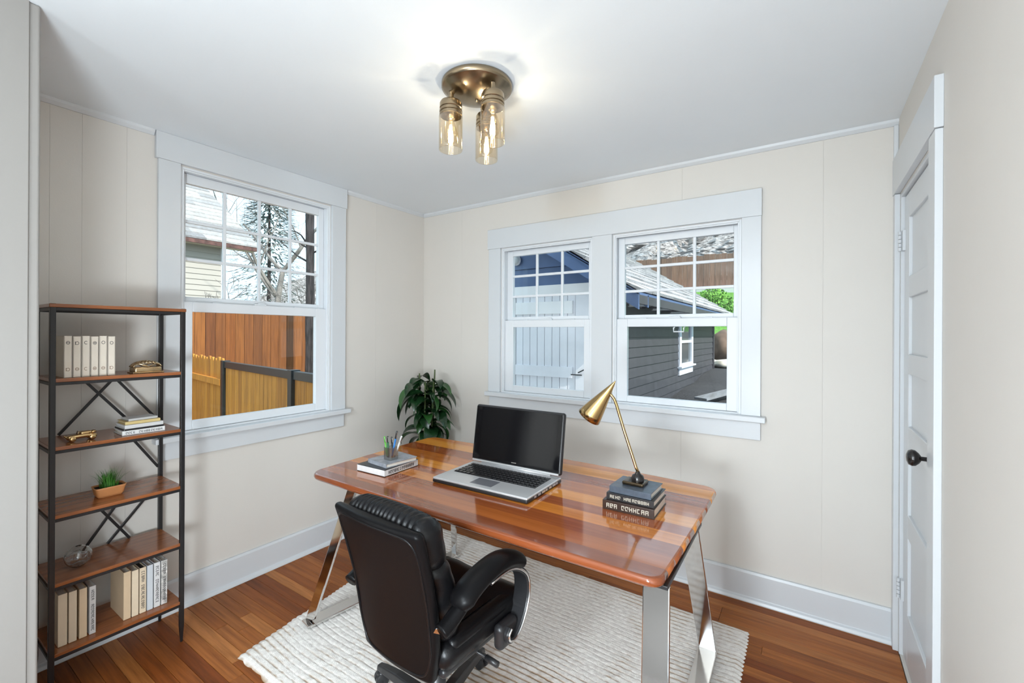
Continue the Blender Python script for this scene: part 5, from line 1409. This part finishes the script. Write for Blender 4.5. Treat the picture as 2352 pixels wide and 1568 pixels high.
tag(MB().hexa([(1.10, 6.05, 0.30), (2.25, 5.95, 0.30), (2.25, 6.20, 0.30), (1.10, 6.30, 0.30), (1.10, 6.05, 0.50), (2.25, 5.95, 0.50), (2.25, 6.20, 0.50), (1.10, 6.30, 0.50)]).build('concrete_kerb', m_conc, bevel=0.01), 'low dark concrete kerb on the gravel by the garage wall', 'kerb')
tag(MB().hexa([(1.42, 6.45, 0.555), (1.60, 6.35, 0.555), (1.98, 7.45, 0.625), (1.82, 7.55, 0.625), (1.42, 6.45, 0.585), (1.60, 6.35, 0.585), (1.98, 7.45, 0.655), (1.82, 7.55, 0.655)]).build('weathered_plank', wood('weathered_grey_plank', [(0.26, 0.27, 0.29), (0.26, 0.27, 0.29)], 0.8, grain=(8, 1.5, 8)), bevel=0.003, fix=True), 'weathered grey plank lying on the gravel', 'plank')
def shrub(label, loc, rad, seed):
    r = thing('shrub', label, 'shrub', loc); rnd = random.Random(seed); g = MB(); L0 = Vector(loc)
    for i in range(900):
        d = Vector((rnd.gauss(0, 1), rnd.gauss(0, 1), abs(rnd.gauss(0, 1)))).normalized(); c = L0 + d * rad * rnd.uniform(0.6, 1.0); s = d.orthogonal().normalized(); s = Matrix.Rotation(rnd.uniform(0, 6), 3, d) @ s; t = d.cross(s)
        k = rnd.uniform(0.04, 0.09); g.add([c, c + s * k + t * k * 0.5, c + s * k * 1.8 + d * k * 0.6, c + s * k - t * k * 0.5], [(0, 1, 2, 3)])
    tag(g.build('foliage', M('lime_foliage', (0.16, 0.36, 0.05), 0.7, var=(4, 0.4)), r), kind='stuff')
    st = MB()
    for k in range(6): st.tube([loc, L0 + Vector((rnd.uniform(-.5, .5), rnd.uniform(-.5, .5), 0.8)) * rad * 0.8], 0.012, 5)
    st.build('stems', m_twig, r)
shrub('bright green shrub on the lawn bank left of the garage eave end', (-0.1, 17.0, 2.55), 0.55, 1)
shrub('bright green shrub on the lawn bank nearer the window edge', (0.75, 15.6, 2.1), 0.5, 2)
for i, (x, y, z, h, lab) in enumerate(((-2.2, 23.5, 5.6, 7, 'bare tree on the hillside above the garage roof'), (0.65, 22.0, 4.9, 8, 'grey tree trunk on the hillside above the right end of the brown fence'), (-5.5, 25, 6.5, 8, 'bare tree on the hillside above the navy gable'))):
    bare_tree(lab, (x, y, z), h, 40 + i, 4)
def hill_rocks():
    rnd = random.Random(77); g = MB()
    for i in range(700):
        x = rnd.uniform(-14, 8); y = rnd.uniform(19.6, 32); z = lerp_tab(TAB, y) + 0.1; s = rnd.uniform(0.10, 0.38)
        c = Vector((x, y, z)); vs = []
        for q in ((1, 0, 0), (-1, 0, 0), (0, 1, 0), (0, -1, 0), (0, 0, 1), (0, 0, -1)): vs.append(c + Vector((q[0] * s * rnd.uniform(.6, 1.6), q[1] * s, q[2] * s * rnd.uniform(.4, .9))))
        g.add(vs, [(0, 2, 4), (2, 1, 4), (1, 3, 4), (3, 0, 4), (2, 0, 5), (1, 2, 5), (3, 1, 5), (0, 3, 5)])
    tag(g.build('hillside_rocks', M('pale_hill_rock', (0.30, 0.28, 0.27), 0.9, var=(1.5, 0.6))), 'scattered pale rocks and brush over the hillside', 'rocks', kind='stuff')
hill_rocks()
